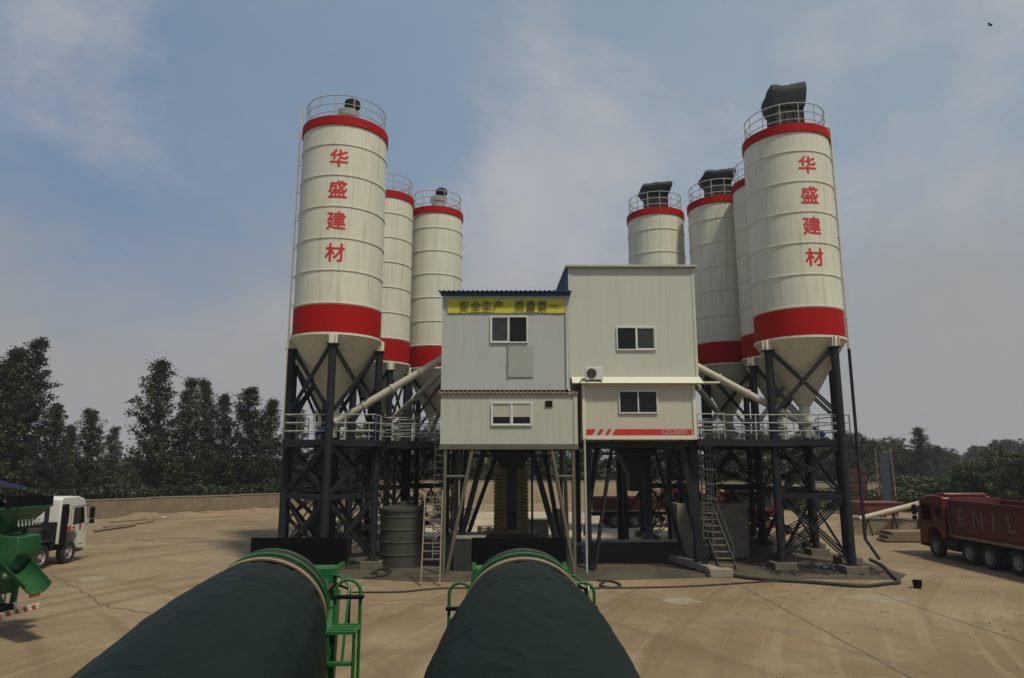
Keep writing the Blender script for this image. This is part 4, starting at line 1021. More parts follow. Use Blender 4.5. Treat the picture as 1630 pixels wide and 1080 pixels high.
    # folding ladder, platform and hand hoops on the sides
    for X, Y, Z, zb, zt, hw in sides:                            # folding step ladder: platform, hand hoop, seat bar, rungs
        s = 1 if X > 0 else -1
        mb = MB(); mb.box((X, Y, Z), (2 * hw + 0.04, 0.36, 0.03))
        for q in range(3): mb.box((X, Y - 0.12 + q * 0.12, Z + 0.021), (2 * hw, 0.02, 0.012))
        mb.build('platform', GRN, t)
        for q in (-1, 1):
            xq = X + q * hw
            mb = MB(); mb.tube([(xq, Y + 0.15, 0.75), (xq, Y + 0.15, zb)], 0.019, 8); mb.tube([(xq, Y - 0.15, 0.9), (xq, Y - 0.15, Z)], 0.019, 8); mb.build('ladder_rail', GRN, t)
        mb = MB(); rise = zt - zb - hw
        pts = [(X + hw * cos(a), Y + 0.15, zb + rise + hw * sin(a)) for a in [pi * k / 12 for k in range(13)]]
        mb.tube([(X + hw, Y + 0.15, zb)] + pts + [(X - hw, Y + 0.15, zb)], 0.019, 8); mb.build('hand_hoop', GRN, t)
        mb = MB(); mb.box((X, Y + 0.15, zb), (2 * hw + 0.07, 0.09, 0.03)); mb.build('seat_bar', M_RUBBER, t)
        for q in range(6):
            zr = Z - 0.30 * (q + 1)
            if zr > 0.8: mb = MB(); mb.box((X, Y - 0.15, zr), (2 * hw - 0.03, 0.08, 0.03)); mb.build('rung', GRN, t)
        mb = MB(); mb.bar((s * 0.5, Y + 0.45, 2.3), (X - s * hw, Y + 0.1, Z - 0.02), 0.06); mb.build('bracket', GRN, t)
    mb = MB(); mb.tube([(0.52, 8.4, 3.2), (0.64, 8.5, 3.33), (0.78, 8.6, 3.25), (0.80, 8.5, 2.8)], 0.022, 8); mb.build('water_hose', M_RUBBER, t)
    mb = MB(); mb.tube([(-0.95, 0.6, 1.45), (0.95, 0.6, 1.45)], 0.30, 20); mb.build('water_tank', M_CHASSIS if not covered else GRN, t)
    if not covered:
        mb = MB(); mb.box((0, 0.22, 1.45), (2.3, 0.36, 1.0)); mb.box((0.7, 0.3, 2.2), (0.5, 0.3, 0.6)); mb.tube([(-0.8, 0.3, 1.2), (-0.8, 0.3, 3.0)], 0.09, 10); mb.build('engine_pack', M_CHASSIS, t)
        for s_ in (-1, 1):
            mb = MB(); mb.box((s_ * 1.08, 0.95, 1.16), (0.34, 1.25, 0.05)); mb.box((s_ * 1.08, 0.36, 0.95), (0.34, 0.05, 0.42)); mb.build('front_mudguard', M_CHASSIS, t, bevel=0.02)
    return t
G = 'concrete mixer trucks'
mixer_truck('mixer truck with dark green sheeted drum, left of the two in the foreground', (-2.361, 0, 0), 0.044, True, M_GREEN, 1, sides=((0.93, 7.55, 3.04, 3.33, 3.51, 0.135),), group=G)
mixer_truck('mixer truck with dark green sheeted drum, right of the two in the foreground', (0.348, 0, 0), 0.028, True, M_GREEN, 2, group=G)
mixer_truck('white cab mixer truck with pale drum parked at the left edge of the yard', (-21.9, 32.2, 0), D(180), False, M_WHITECAB, 3, group=G)
gt = mixer_truck('green mixer truck with its hopper and chute reaching in at the left edge', (-22.75, 20.7, 0), D(-97), False, M_GREEN_SHADED, 4, group=G)
mb = MB()
for k, (yy, w) in enumerate(((8.62, .05), (8.70, .10), (8.82, .05), (8.90, .12), (9.04, .06), (9.13, .10))):
    pass
mb2 = MB()
for k in range(7): mb2.prism([(-0.42 + k * 0.12, 2.98), (-0.37 + k * 0.12, 2.98), (-0.33 + k * 0.12, 3.14 + 0.02 * (k % 3)), (-0.38 + k * 0.12, 3.14)], 'y', 9.40, 9.41)
mb2.build('white_marking', M_WHITEMARK, gt)

def dump_truck(label, loc, rz, L, h_box, letters=None, cab=True, axles=None, group='red dump trucks'):
    t = thing('dump_truck', label, 'truck', loc, rz, group)
    mb = MB()
    for s in (-1, 1): mb.span((s * 0.42 - 0.05, -1.9, 0.80), (s * 0.42 + 0.05, L + 0.6, 1.04))
    mb.build('chassis', M_CHASSIS, t)
    if cab: truck_cab(t, M_CABRED, 0.0, 3.0, visor=True)
    for y in ((-0.92,) if axles else (-0.92, 1.1)):
        for s in (-1, 1): wheel(t, s * 1.06, y, 0.52, 0.30)
    for y in (axles or (L - 2.3, L - 0.9)):
        for s in (-1, 1): wheel(t, s * 1.08, y, 0.52, 0.29, dual=True)
    y0, y1, zb, zt = 0.55, L + 0.7, 1.22, h_box
    mb = MB()
    mb.span((-1.22, y0, zb), (1.22, y1, zb + 0.08))
    for s in (-1, 1): mb.span((s * 1.24 - 0.03, y0, zb + 0.02), (s * 1.24 + 0.03, y1, zt))
    mb.span((-1.208, y0, zb + 0.082), (1.208, y0 + 0.06, zt + 0.12)); mb.span((-1.208, y1 - 0.06, zb + 0.082), (1.208, y1, zt - 0.05))
    bx = mb.build('cargo_box', M_DUSTRED, t)
    mb = MB()
    for s in (-1, 1):
        mb.span((s * 1.30 - 0.03, y0 - 0.02, zt - 0.10), (s * 1.30 + 0.03, y1 + 0.02, zt + 0.02)); mb.span((s * 1.30 - 0.03, y0 - 0.02, zb + 0.04), (s * 1.30 + 0.03, y1 + 0.02, zb + 0.10))
        for y in (y0 + 0.05, y1 - 0.05): mb.span((s * 1.295 - 0.025, y - 0.06, zb + 0.102), (s * 1.295 + 0.025, y + 0.06, zt - 0.102))
    mb.build('box_rib', M_DUSTRED, bx)
    mb = MB()
    for s in (-1, 1): mb.span((s * 1.28 - 0.05, y0 - 0.02, zb - 0.10), (s * 1.28 + 0.05, y1 + 0.02, zb + 0.035))
    mb.build('bottom_rail', M_RUST, bx)
    mb = MB(); mb.span((-1.15, y0 - 0.42, 1.2), (1.15, y0 - 0.06, zt - 0.25)); mb.build('lift_housing', M_CHASSIS, bx, bevel=0.05)
    for s in (-1, 1):
        mb = MB(); mb.box((s * 0.98, 0.42 if axles else 2.0, 0.72), (0.45, 0.9, 0.5)); mb.build('fuel_tank' if s < 0 else 'battery_box', M_CHASSIS, t, bevel=0.04)
        for yc, ln in (((4.2, 7.2),) if axles else ((L - 1.6, 2.9),)):
            mb = MB(); mb.span((s * 1.05 - 0.28, yc - ln / 2, 1.10), (s * 1.05 + 0.28, yc + ln / 2, 1.14)); mb.build('mudguard', M_CHASSIS, t)
    if letters:
        for k, (ch, yy) in enumerate(letters):
            o = flat_text(ch, 1.05, (1.285, yy, (zb + zt) / 2 + 0.05), M_FADED, bx, name='lettering', rz=pi / 2, fat=0.02)
    return t
dump_truck('red dump truck with faded white letters on its side parked at the right edge', (22.2, 34.2, 0), D(180), 8.4, 2.85, axles=(1.6, 2.95, 4.7, 6.05, 7.4), letters=(('E', 1.45), ('N', 2.6), ('I', 3.6), ('L', 4.7)))
dump_truck('red tipper seen between the legs below the control cabin', (11.2, 51.0, 0), D(96), 5.0, 2.05)
dump_truck('red tipper with its cab toward the camera behind the right silo legs', (15.4, 47.0, 0), D(8), 5.0, 2.3)

# ------------------------------------------------------------------ walls, tanks, bins and yard clutter
def wall_run(label, pts, h, th, m, cat='wall', cap=True, name='boundary_wall', seed=1):
    t = thing(name, label, cat, (pts[0][0], pts[0][1], 0))
    mb = MB(); o = Vector((pts[0][0], pts[0][1], 0)); rnd = random.Random(seed)
    mc = MB()
    for a, b in zip(pts[:-1], pts[1:]):
        a, b = Vector((*a, 0)) - o, Vector((*b, 0)) - o
        n = max(1, int((b - a).length / 3)); 
        for k in range(n):
            p, q = a.lerp(b, k / n), a.lerp(b, (k + 1) / n); d = (q - p); hh = h + rnd.uniform(-0.03, 0.03)
            ang = atan2(d.y, d.x); R = Matrix.Rotation(ang, 3, 'Z')
            mb.box((p + q) / 2 + Vector((0, 0, hh / 2 - 0.1)), (d.length - 0.012, th, hh + 0.2), R)
            mb.box(p + Vector((0, 0, hh / 2)), (0.22, th + 0.08, hh + 0.06), R)
            if cap: mc.box((p + q) / 2 + Vector((0, 0, hh + 0.04)), (d.length - 0.02, th + 0.10, 0.07), R)
    mb.build('wall_panel', m, t)
    if cap: mc.build('coping', M_CONC, t)
    else: mc.bm.free()
    return t
wall_run('weathered concrete boundary wall along the left side of the yard below the dark trees', [(-62, 44.0), (-46, 49.0), (-33.0, 55.6), (-21.9, 65.2), (-17.0, 72.0)], 1.55, 0.22, M_WALLC, seed=3)
wall_run('long pale wall far behind the plant, seen between its legs', [(-16.8, 78.0), (16.0, 77.0), (44, 72.0)], 2.35, 0.22, mat('sandy rendered wall', (0.40, 0.31, 0.20), 0.9, var=0.2, scale=0.6, streak=0.3), seed=5)
wall_run('low beige block wall behind the pipe, left of the red truck cab', [(22.2, 46.0), (27.5, 43.6)], 1.0, 0.35, mat('beige block', (0.30, 0.24, 0.17), 0.9, var=0.2, scale=2), name='low_wall', seed=8)

# bank of earth and rubble heaped along the foot of the left wall
mb = MB(); rows = []; wp = [Vector((-60, 44.2, 0)), Vector((-46, 48.7, 0)), Vector((-33.0, 55.3, 0)), Vector((-21.9, 64.9, 0)), Vector((-17.5, 71.0, 0))]
for a_, b_ in zip(wp[:-1], wp[1:]):
    n_ = int((b_ - a_).length / 0.4); d_ = (b_ - a_).normalized(); q_ = Vector((d_.y, -d_.x, 0))
    for k in range(n_):
        p_ = a_.lerp(b_, k / n_); h_ = 0.30 + 0.34 * noise.noise(p_ * 0.35) + 0.14 * noise.noise(p_ * 1.7); w_ = 2.3 + 0.9 * noise.noise(p_ * 0.3 + Vector((3, 1, 0)))
        rows.append([mb.bm.verts.new(p_ + q_ * (w_ * f) + Vector((0, 0, max(0.02, h_ * (1 - f) ** 1.4 + 0.10 * noise.noise((p_ + q_ * w_ * f) * 1.9) * (1 - f)) if f < 1 else -0.02))) for f in (0, 0.2, 0.4, 0.6, 0.8, 1.0)])
for A_, B_ in zip(rows[:-1], rows[1:]):
    for k in range(5): mb._f([A_[k], A_[k + 1], B_[k + 1], B_[k]], True)
tag(mb.build('earth_bank', M_DIRT), kind='structure')
def slab_thing(name, label, cat, x0, y0, x1, y1, z1, m, bev=0.02, lip=True):
    t = thing(name, label, cat, ((x0 + x1) / 2, (y0 + y1) / 2, 0))
    w, d = (x1 - x0) / 2, (y1 - y0) / 2
    mb = MB(); mb.span((-w, -d, -0.1), (w, d, z1)); mb.build('body', m, t, bevel=bev)
    if lip: mb = MB(); mb.span((-w - 0.03, -d - 0.03, z1 + 0.002), (w + 0.03, d + 0.03, z1 + 0.07)); mb.build('capping', M_CONC, t)
    return t
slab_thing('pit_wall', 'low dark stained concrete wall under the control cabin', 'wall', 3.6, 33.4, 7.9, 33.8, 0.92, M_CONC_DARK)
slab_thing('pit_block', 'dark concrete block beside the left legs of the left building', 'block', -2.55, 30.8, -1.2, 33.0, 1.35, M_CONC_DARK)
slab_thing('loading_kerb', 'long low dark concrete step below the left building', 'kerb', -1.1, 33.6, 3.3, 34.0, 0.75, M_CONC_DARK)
kb = thing('kerb_beam', 'slanting concrete kerb running out to the stair foot under the right building', 'kerb', (8.2, 31.0, 0))
mb = MB(); mb.bar((-0.9, 3.4, 0.2), (0.3, -1.2, 0.18), 0.42, 0.30); mb.build('beam', M_CONC, kb, bevel=0.03)
mb = MB(); mb.box((0.40, -1.5, 0.16), (0.95, 0.5, 0.34)); mb.build('end_block', M_CONC, kb, bevel=0.03)

# grey block bin: coursed blocks, each course set a little differently
bb = thing('block_bin', 'grey concrete block bin behind the steel stair', 'bin', (9.95, 35.0, 0))
mb = MB(); rnd = random.Random(5)
for k in range(13):
    off = 0.2 if k % 2 else 0.0
    for side in ('f', 'l', 'r'):
        ln = 3.5 if side == 'f' else 1.9
        x = -ln / 2 - off
        while x < ln / 2:
            a, b = max(-ln / 2, x), min(ln / 2, x + 0.396)
            if b - a > 0.05:
                j = rnd.uniform(-0.006, 0.006)
                if side == 'f': mb.span((a, -0.1 + j, k * 0.2), (b, 0.1, k * 0.2 + 0.192))
                else:
                    X = -1.75 if side == 'l' else 1.55
                    mb.span((X + j, 0.104 + a + ln / 2, k * 0.2), (X + 0.2, 0.104 + b + ln / 2, k * 0.2 + 0.192))
            x += 0.4
mb.build('block_courses', mat('pale grey block', (0.25, 0.225, 0.18), 0.9, var=0.4, scale=3, bump=0.3, bscale=20, streak=0.3), bb)
mb = MB(); mb.span((-1.5, 0.2, 0), (1.5, 1.9, 2.2)); mb.build('fill', M_DIRT, bb)

tk = thing('water_tank', 'round dark olive tank with hoops standing beside the left silo legs', 'tank', (-5.05, 32.6, 0))
mb = MB(); prof = [(1.02, 0.0)]
for z in (0.55, 1.1, 1.65, 2.2): prof += [(1.02, z - 0.04), (1.05, z - 0.02), (1.05, z + 0.02), (1.02, z + 0.04)]
prof += [(1.02, 2.45), (1.08, 2.46), (1.08, 2.56), (0.9, 2.62), (0, 2.75)]
mb.lathe(prof, 48); mb.build('shell', M_TANK, tk)
mb = MB(); mb.tube([(0.3, -0.4, 2.6), (0.3, -0.4, 2.95), (0.9, -0.6, 3.0), (1.2, -0.7, 2.2)], 0.05, 8); mb.build('inlet_pipe', M_STEEL, tk)
mb = MB(); mb.lathe([(0.28, 2.68), (0.28, 2.82), (0, 2.86)], 20); mb.build('hatch', M_TANK, tk)

def hose(label, pts, r, m=M_HOSE, name='hose'):
    # smooth the control points, lying on the ground
    P = [Vector((*p, r + 0.012)) if len(p) == 2 else Vector(p) for p in pts]; out = []
    for i in range(len(P) - 1):
        p0, p1, p2, p3 = P[max(i - 1, 0)], P[i], P[i + 1], P[min(i + 2, len(P) - 1)]
        for k in range(8):
            t = k / 8
            out.append(0.5 * ((2 * p1) + (p2 - p0) * t + (2 * p0 - 5 * p1 + 4 * p2 - p3) * t * t + (3 * p1 - p0 - 3 * p2 + p3) * t ** 3))
    out.append(P[-1])
    mb = MB(); mb.tube(out, r, 8); return tag(mb.build(name, m), label, 'hose')
G2 = ground_at
hose('long thin dark hose lying straight across the ground in front of the plant', [G2(560, 945), G2(640, 944), G2(720, 938), G2(960, 938), G2(1100, 935), G2(1240, 927), G2(1330, 931), G2(1390, 933)], 0.03)
hose('thick dark pipe bent round the foot of the right silo', [G2(1385, 893), G2(1405, 903), G2(1424, 922), G2(1432, 930), G2(1415, 932), G2(1370, 936), G2(1290, 930), G2(1200, 924), G2(1150, 916)], 0.065)
hose('short looped hose end on the ground right of the foreground truck', [G2(950, 926), G2(975, 928), G2(988, 934), G2(975, 938), G2(955, 934), G2(962, 929)], 0.04)
hose('tangle of grey cable beside the olive tank', [G2(590, 916), G2(606, 908), G2(618, 914), G2(608, 919), G2(596, 912), G2(614, 906), G2(622, 913), G2(600, 920), G2(580, 922)], 0.045, M_HOSE)

bk = thing('bucket', 'small black bucket standing alone on the yard near the bent pipe', 'bucket', (15.25, 26.9, 0.0))
mb = MB(); mb.lathe([(0, 0.01), (0.13, 0.01), (0.17, 0.28), (0.185, 0.29), (0.165, 0.28), (0.12, 0.04), (0, 0.03)], 24); mb.build('pail', M_RUBBER, bk)
mb = MB(); mb.tube([(0.17 * cos(a), 0.0, 0.27 + 0.15 * sin(a)) for a in [pi * k / 10 for k in range(11)]], 0.008, 6); mb.build('handle', M_VENT, bk)

# rubble below the right silo
mb = MB(); rnd = random.Random(9)
for k in range(520):
    x, y = rnd.uniform(11.0, 15.9), rnd.gauss(30.9, 0.55)
    s = rnd.uniform(0.03, 0.10)
    R = Matrix.Rotation(rnd.uniform(0, 6), 3, 'Z') @ Matrix.Rotation(rnd.uniform(-.6, .6), 3, 'X')
    mb.box((x, y, s * 0.35), (s * rnd.uniform(.8, 1.5), s, s * rnd.uniform(.5, .9)), R)
tag(mb.build('rubble', M_CONC_DARK), kind='stuff')
for k, (px_, py_, s) in enumerate(((388, 815, 0.5), (262, 826, 0.34))):
    x, y = G2(px_, py_); mb = MB()
    n = 6; g = [[mb.bm.verts.new((x + (i / n - .5) * s, y + (j / n - .5) * s * .8, 0.05 + 0.09 * noise.noise(Vector((i * .8, j * .8, k))) + 0.06)) for j in range(n + 1)] for i in range(n + 1)]
    for i in range(n):
        for j in range(n): mb._f([g[i][j], g[i + 1][j], g[i + 1][j + 1], g[i][j + 1]])
    o = mb.build('litter', M_PAPER); so = o.modifiers.new('thickness', 'SOLIDIFY'); so.thickness = 0.01
    tag(o, ('larger white scrap of litter on the dirt below the left wall', 'smaller white scrap of litter on the dirt below the left wall')[k], 'litter')
mb = MB(); x, y = G2(205, 845)
# timber and pipes lying along the dirt in front of the wall
for k, (a, b, r) in enumerate(((G2(150, 848), G2(215, 838), 0.10), (G2(165, 841), G2(245, 832), 0.07), (G2(175, 833), G2(235, 828), 0.06))):
    mq = MB(); mq.tube([(*a, r), (*b, r)], r, 10); tag(mq.build('pole', M_WOOD), ('thickest pole lying on the ground in front of the left wall', 'middle pole lying on the ground in front of the left wall', 'thin pole lying closest to the foot of the left wall')[k], 'pole')

# blue shade canopy at the far left
cn = thing('shade_canopy', 'bright blue sheet canopy on posts at the left edge behind the trucks', 'canopy', (-29.5, 35.5, 0))
mb = MB(); mb.prism([(-3.2, 3.42), (0.2, 4.15), (3.6, 3.45), (3.6, 3.40), (0.2, 4.09), (-3.2, 3.37)], 'x', -5.5, 2.4)
for v in mb.bm.verts: v.co.z -= 0.10 * max(0, v.co.x)
mb.build('roof_sheet', M_BLUETARP, cn)
for x in (-5.2, 2.2):
    for y in (-2.8, 3.3):
        mb = MB(); mb.tube([(x, y, 0), (x, y, 3.4)], 0.05, 8); mb.build('post', M_STEEL, cn)

# aggregate feed gear on the right, beyond the silos
hp = thing('feed_hopper', 'rusty red steel feed hopper beside the right silo legs', 'hopper', (26.2, 50.5, 0))
mb = MB(); mb.prism([(-1.5, 1.70), (1.5, 1.70), (1.0, 0.85), (-1.0, 0.85)], 'y', -0.9, 0.9); mb.span((-1.58, -0.98, 1.66), (1.58, 0.98, 1.75)); mb.build('trough', M_DUSTRED, hp)
for x in (-0.9, 0, 0.9):
    for y in (-0.6, 0.6): 
        mb = MB(); mb.box((x, y, 0.42), (0.14, 0.14, 0.86)); mb.build('leg', M_DUSTRED, hp)
cv = thing('belt_conveyor', 'steep inclined belt conveyor with red lattice sides and blue grey cover', 'conveyor', (30.6, 57.0, 0), D(-28))
mb = MB(); mb.prism([(0.0, 1.2), (0.2, 1.0), (6.4, 5.0), (6.2, 5.3)], 'x', -0.36, 0.36); mb.build('belt_cover', M_BELTBLUE, cv)
for s in (-1, 1):
    mb = MB()
    for dz in (0.0, 0.75): mb.bar((s * 0.6, 0, 1.0 + dz), (s * 0.6, 6.4, 5.0 + dz), 0.07)
    for k in range(8):
        f = k / 8; g = (k + 1) / 8; mb.bar((s * 0.6, 6.4 * f, 1.0 + 4 * f), (s * 0.6, 6.4 * g, 1.75 + 4 * g), 0.06); mb.bar((s * 0.6, 6.4 * f, 1.0 + 4 * f), (s * 0.6, 6.4 * f, 1.75 + 4 * f), 0.06)
    mb.build('lattice_side', M_DUSTRED, cv)
for y, z in ((0.6, 1.2), (3.2, 2.9), (6.0, 4.7)):
    for s in (-1, 1): mb = MB(); mb.bar((s * 0.6, y, 0), (s * 0.6, y, z), 0.09); mb.build('post', M_DUSTRED, cv)
mp_ = thing('raised_pipe', 'long cream pipe slanting up on trestles toward the red truck cab', 'pipe', (22.0, 44.6, 0))
mb = MB(); mb.tube([(0, 0, 1.05), (4.2, -0.4, 2.15)], 0.16, 16); mb.build('tube', M_PIPECREAM, mp_)
for f in (0.12, 0.5, 0.88):
    for s in (-0.25, 0.25): mb = MB(); mb.bar((4.2 * f + s, -0.4 * f, 0), (4.2 * f, -0.4 * f, 0.95 + 1.1 * f), 0.07); mb.build('trestle_leg', M_STEEL, mp_)
tb = thing('timber_stack', 'flat stack of boards lying before the low beige wall', 'timber', (23.4, 41.6, 0))
for k in range(5): mb = MB(); mb.box((0.1 * (k % 2), 0.05 * k, 0.12 + 0.11 * k), (3.4 - 0.2 * k, 1.1, 0.09), Matrix.Rotation(0.03 * k - 0.05, 3, 'Z')); mb.build('board', M_WOOD, tb)
rb = thing('red_bin', 'dark red open bin with a sloped side behind the belt conveyor', 'bin', (30.4, 61.5, 0))
mb = MB(); mb.prism([(-0.6, 0.4), (0.5, 0.4), (0.7, 3.9), (-0.5, 3.9), (-0.9, 3.2)], 'y', -0.6, 0.6)
for zz in (1.2, 2.0, 2.8, 3.6): mb.span((-0.92, -0.66, zz), (0.74, -0.602, zz + 0.1))
mb.build('body', mat('rust brown bin paint', (0.060, 0.018, 0.014), 0.8, var=0.4), rb)
for x in (-0.5, 0.4): mb = MB(); mb.box((x, 0, 0.2), (0.16, 1.4, 0.42)); mb.build('skid', M_DUSTRED, rb)
# pale stores and odd things seen through the legs
def crate_thing(label, x, y, sx, sy, sz, m, lid=M_CONC):
    t = thing('storage_box', label, 'box', (x, y, 0)); mb = MB(); mb.span((-sx / 2, -sy / 2, 0), (sx / 2, sy / 2, sz)); mb.build('body', m, t, bevel=0.02)
    mb = MB(); mb.span((-sx / 2 - 0.04, -sy / 2 - 0.04, sz + 0.002), (sx / 2 + 0.04, sy / 2 + 0.04, sz + 0.08)); mb.build('lid', lid, t)
crate_thing('pale cement box with lid below the left building, right of the banded tank', 1.0, 43.0, 2.4, 1.2, 1.1, M_CONC)
crate_thing('green grey cabinet behind the left building legs', 3.0, 44.0, 1.0, 0.8, 1.7, M_TANK)
crate_thing('low pale tank block behind the ladder and the olive tank', -4.3, 52.0, 3.0, 1.4, 1.2, M_CONC)
for k, (x, y, lab) in enumerate(((-3.5, 42.5, 'timber pallet stack on the bright ground left of the banded tank'), (-1.5, 46.0, 'timber pallet stack farther back left of the banded tank'))):
    t = thing('pallet_stack', lab, 'pallet', (x, y, 0), 0.3 * k)
    for q in range(3):
        mb = MB()
        for i in range(5): mb.box((0, -0.4 + 0.2 * i, 0.14 + q * 0.16), (1.4, 0.14, 0.025))
        for i in (-0.6, 0, 0.6): mb.box((i, 0, 0.07 + q * 0.16), (0.1, 0.98, 0.11))
        mb.build('pallet', M_WOOD, t)
# a bird high up on the right
bd = thing('bird', 'small dark bird gliding high in the sky at the upper right', 'bird', (24.75, 32, 26.9), 0.6)
bd.scale = (0.55, 0.55, 0.55)
mb = MB(); mb.tube([(0, -0.20, 0), (0, -0.13, 0.01), (0, 0.02, 0), (0, 0.16, 0), (0, 0.26, 0.0)], [0.015, 0.045, 0.06, 0.035, 0.012], 10); mb.build('body', M_RUBBER, bd)
for s in (-1, 1):
    mb = MB(); pts = [(0.03, -0.08, 0.02), (0.03, 0.09, 0.02), (0.24, 0.07, 0.09), (0.46, 0.10, 0.04), (0.30, -0.07, 0.09)]
    for dz in (0, 0.012): mb.poly([(s * x, y, z + dz) for x, y, z in pts])
    mb.build('wing', M_RUBBER, bd)

# ------------------------------------------------------------------ trees
def crown_mesh(name, seed, H, W_, base, kind, n_clump, n_leaf, leaf, m):
    """Trunk + limbs mesh and a crown of leaf sized faces gathered in clumps at the limb ends."""
    rnd = random.Random(seed)
    tr = MB()
    bend = [(rnd.uniform(-.15, .15), rnd.uniform(-.15, .15)) for _ in range(6)]
    tp = []
    for i in range(7):
        t = i / 6; bx, by = (0, 0) if i == 0 else bend[i - 1]; tp.append(Vector((bx * (1 + t), by * (1 + t), H * 0.93 * t)))
    r0 = H * 0.017
    tr.tube(tp, [r0 * (1 - 0.9 * i / 6) + 0.015 for i in range(7)], 8)
    def trunk_at(z):
        t = max(0, min(0.999, z / (H * 0.93))) * 6; i = int(t); return tp[i].lerp(tp[i + 1], t - i)
    verts, faces = [], []
    ph = [rnd.uniform(0, 6.28) for _ in range(5)]
    def puff(p, cs, n):
        for _ in range(n):
            o = p + Vector((rnd.gauss(0, 1), rnd.gauss(0, 1), rnd.gauss(0, 0.85))) * cs
            u = Vector((rnd.gauss(0, 1), rnd.gauss(0, 1), rnd.gauss(0, 0.6))).normalized()
            w = u.orthogonal(); w.rotate(Matrix.Rotation(rnd.uniform(0, 6.28), 3, u)); s = leaf * rnd.uniform(0.55, 1.3)
            k = len(verts)
            verts.extend([o - u * s, o + w * s * 0.55, o + u * s, o - w * s * 0.55])
            faces.append((k, k + 1, k + 2, k + 3))
    for c in range(n_clump):                                   # here n_clump limbs, each carrying a row of leaf tufts
        t = base + (0.985 - base) * ((c + rnd.random()) / n_clump)
        u_ = (t - base) / (1 - base)
        if kind == 'poplar': prof = min(1.0, u_ / 0.12 + 0.55) * (1 - u_ ** 1.5) ** 0.85 + 0.05; rise = 0.9 + 0.9 * u_
        else: prof = (max(0.0, 1 - (2 * u_ - 0.80) ** 2 * 0.66)) ** 0.6; rise = 0.25 + 0.7 * u_
        a = c * 2.399 + rnd.uniform(-.5, .5)
        ln = W_ * prof * (1 + 0.22 * sin(2 * a + ph[0]) + 0.16 * sin(3 * a + ph[1])) * rnd.uniform(0.55, 1.15)
        q = trunk_at(max(H * 0.05, H * t - rise * ln * 0.6))
        d = Vector((cos(a), sin(a), rise * rnd.uniform(0.6, 1.2))); end = q + d * ln; end.z = min(end.z, H * (1.0 + 0.02 * rnd.random()))
        mid = q.lerp(end, 0.5) + Vector((0, 0, -0.10 * ln))
        tr.tube([q, mid, end], [r0 * 0.34 * (1 - 0.7 * t) + 0.008, r0 * 0.2 * (1 - 0.6 * t) + 0.006, 0.008], 5, cap=False)
        m_ = max(3, int(2 + ln * 2.4))
        for i in range(m_):
            f = 0.22 + 0.80 * (i + rnd.random()) / m_
            p = (q.lerp(mid, f * 2) if f < 0.5 else mid.lerp(end, f * 2 - 1)) + Vector((rnd.gauss(0, .16), rnd.gauss(0, .16), rnd.gauss(0, .14))) * (W_ / 2.7)
            if rnd.random() < 0.86: puff(p, (0.17 + 0.16 * rnd.random()) * (W_ / 2.7) ** 0.5 * (1.15 - 0.35 * f), int(n_leaf * rnd.uniform(0.6, 1.3)))
    puff(tp[-1] + Vector((0, 0, H * 0.03)), 0.16, n_leaf)
    o = tr.build('trunk', M_BARK); mt = o.data; bpy.data.objects.remove(o)
    mc = bpy.data.meshes.new(name); mc.from_pydata([tuple(v) for v in verts], [], faces); mc.materials.append(m); mc.update()
    return mt, mc
TP = {}
for i in range(4): TP['poplar', i] = crown_mesh('crown', 10 + i, 14, 2.6, 0.06, 'poplar', 90, 48, 0.102, M_LEAF_POPLAR)
for i in range(3): TP['broad', i] = crown_mesh('crown', 30 + i, 9, 3.4, 0.12, 'broad', 66, 44, 0.125, M_LEAF_BROAD)
for i in range(2): TP['bush', i] = crown_mesh('crown', 50 + i, 4, 2.3, 0.04, 'broad', 60, 36, 0.13, M_LEAF_BUSH)
BASE_H = {'poplar': 14, 'broad': 9, 'bush': 4}
rt = random.Random(77)
def tree(kind, i, x, y, h, label, group, wide=1.0, name=None):
    mt, mc = TP[kind, i]; s = h / BASE_H[kind]
    t = thing(name or {'poplar': 'poplar_tree', 'broad': 'broadleaf_tree', 'bush': 'bush'}[kind], label, 'tree' if kind != 'bush' else 'bush', (x, y, -0.02), rt.uniform(0, 6.28), group)
    t.scale = (s * wide, s * wide, s)
    for nm, me in (('trunk', mt), ('crown', mc)):
        o = bpy.data.objects.new(nm, me); COL.objects.link(o); o.parent = t
    return t
GL, GR, GC = 'dark poplars behind the left wall', 'trees beyond the right side of the yard', 'trees behind the plant'
# (pixel x of the crown, distance, height)
def at_px(px, Y, zc=6.0): return (px - 815) / FPX * (Y * cos(PITCH) + (zc - CAM_H) * sin(PITCH))
left = [
 ('poplar', 0, 4, 62, 15.2, 1.15, 'tallest dark poplar at the left edge of the picture'), ('poplar', 1, 40, 64, 16.2, 1.0, 'tall dark poplar just right of the one at the left edge'),
 ('poplar', 2, -30, 60, 14.0, 1.3, 'dark poplar partly cut by the left edge'),
 ('poplar', 3, 88, 70, 10.6, 1.1, 'short dark poplar right of the tall pair at the left edge'), ('poplar', 0, 142, 68, 9.9, 1.15, 'lone short poplar with a pointed top in the gap of the left tree line'),
 ('poplar', 1, 178, 76, 8.4, 1.0, 'lowest small poplar in the gap of the left tree line'), ('poplar', 2, 246, 68, 14.8, 1.2, 'tall dense poplar leading the group left of the plant'),
 ('poplar', 1, 294, 70, 13.2, 0.95, 'second tall poplar in the group left of the plant'), ('poplar', 0, 322, 74, 13.6, 0.85, 'slim open poplar at the top of the group left of the plant'),
 ('poplar', 2, 352, 72, 11.7, 1.1, 'lower poplar right of the slim open one'), ('poplar', 3, 392, 70, 12.3, 1.3, 'wide round topped poplar left of the left silo legs'),
 ('poplar', 0, 428, 74, 11.4, 1.1, 'poplar partly hidden by the left silo legs'), ('poplar', 2, 110, 80, 8.8, 1.3, 'low poplar behind the short ones on the left'),
]
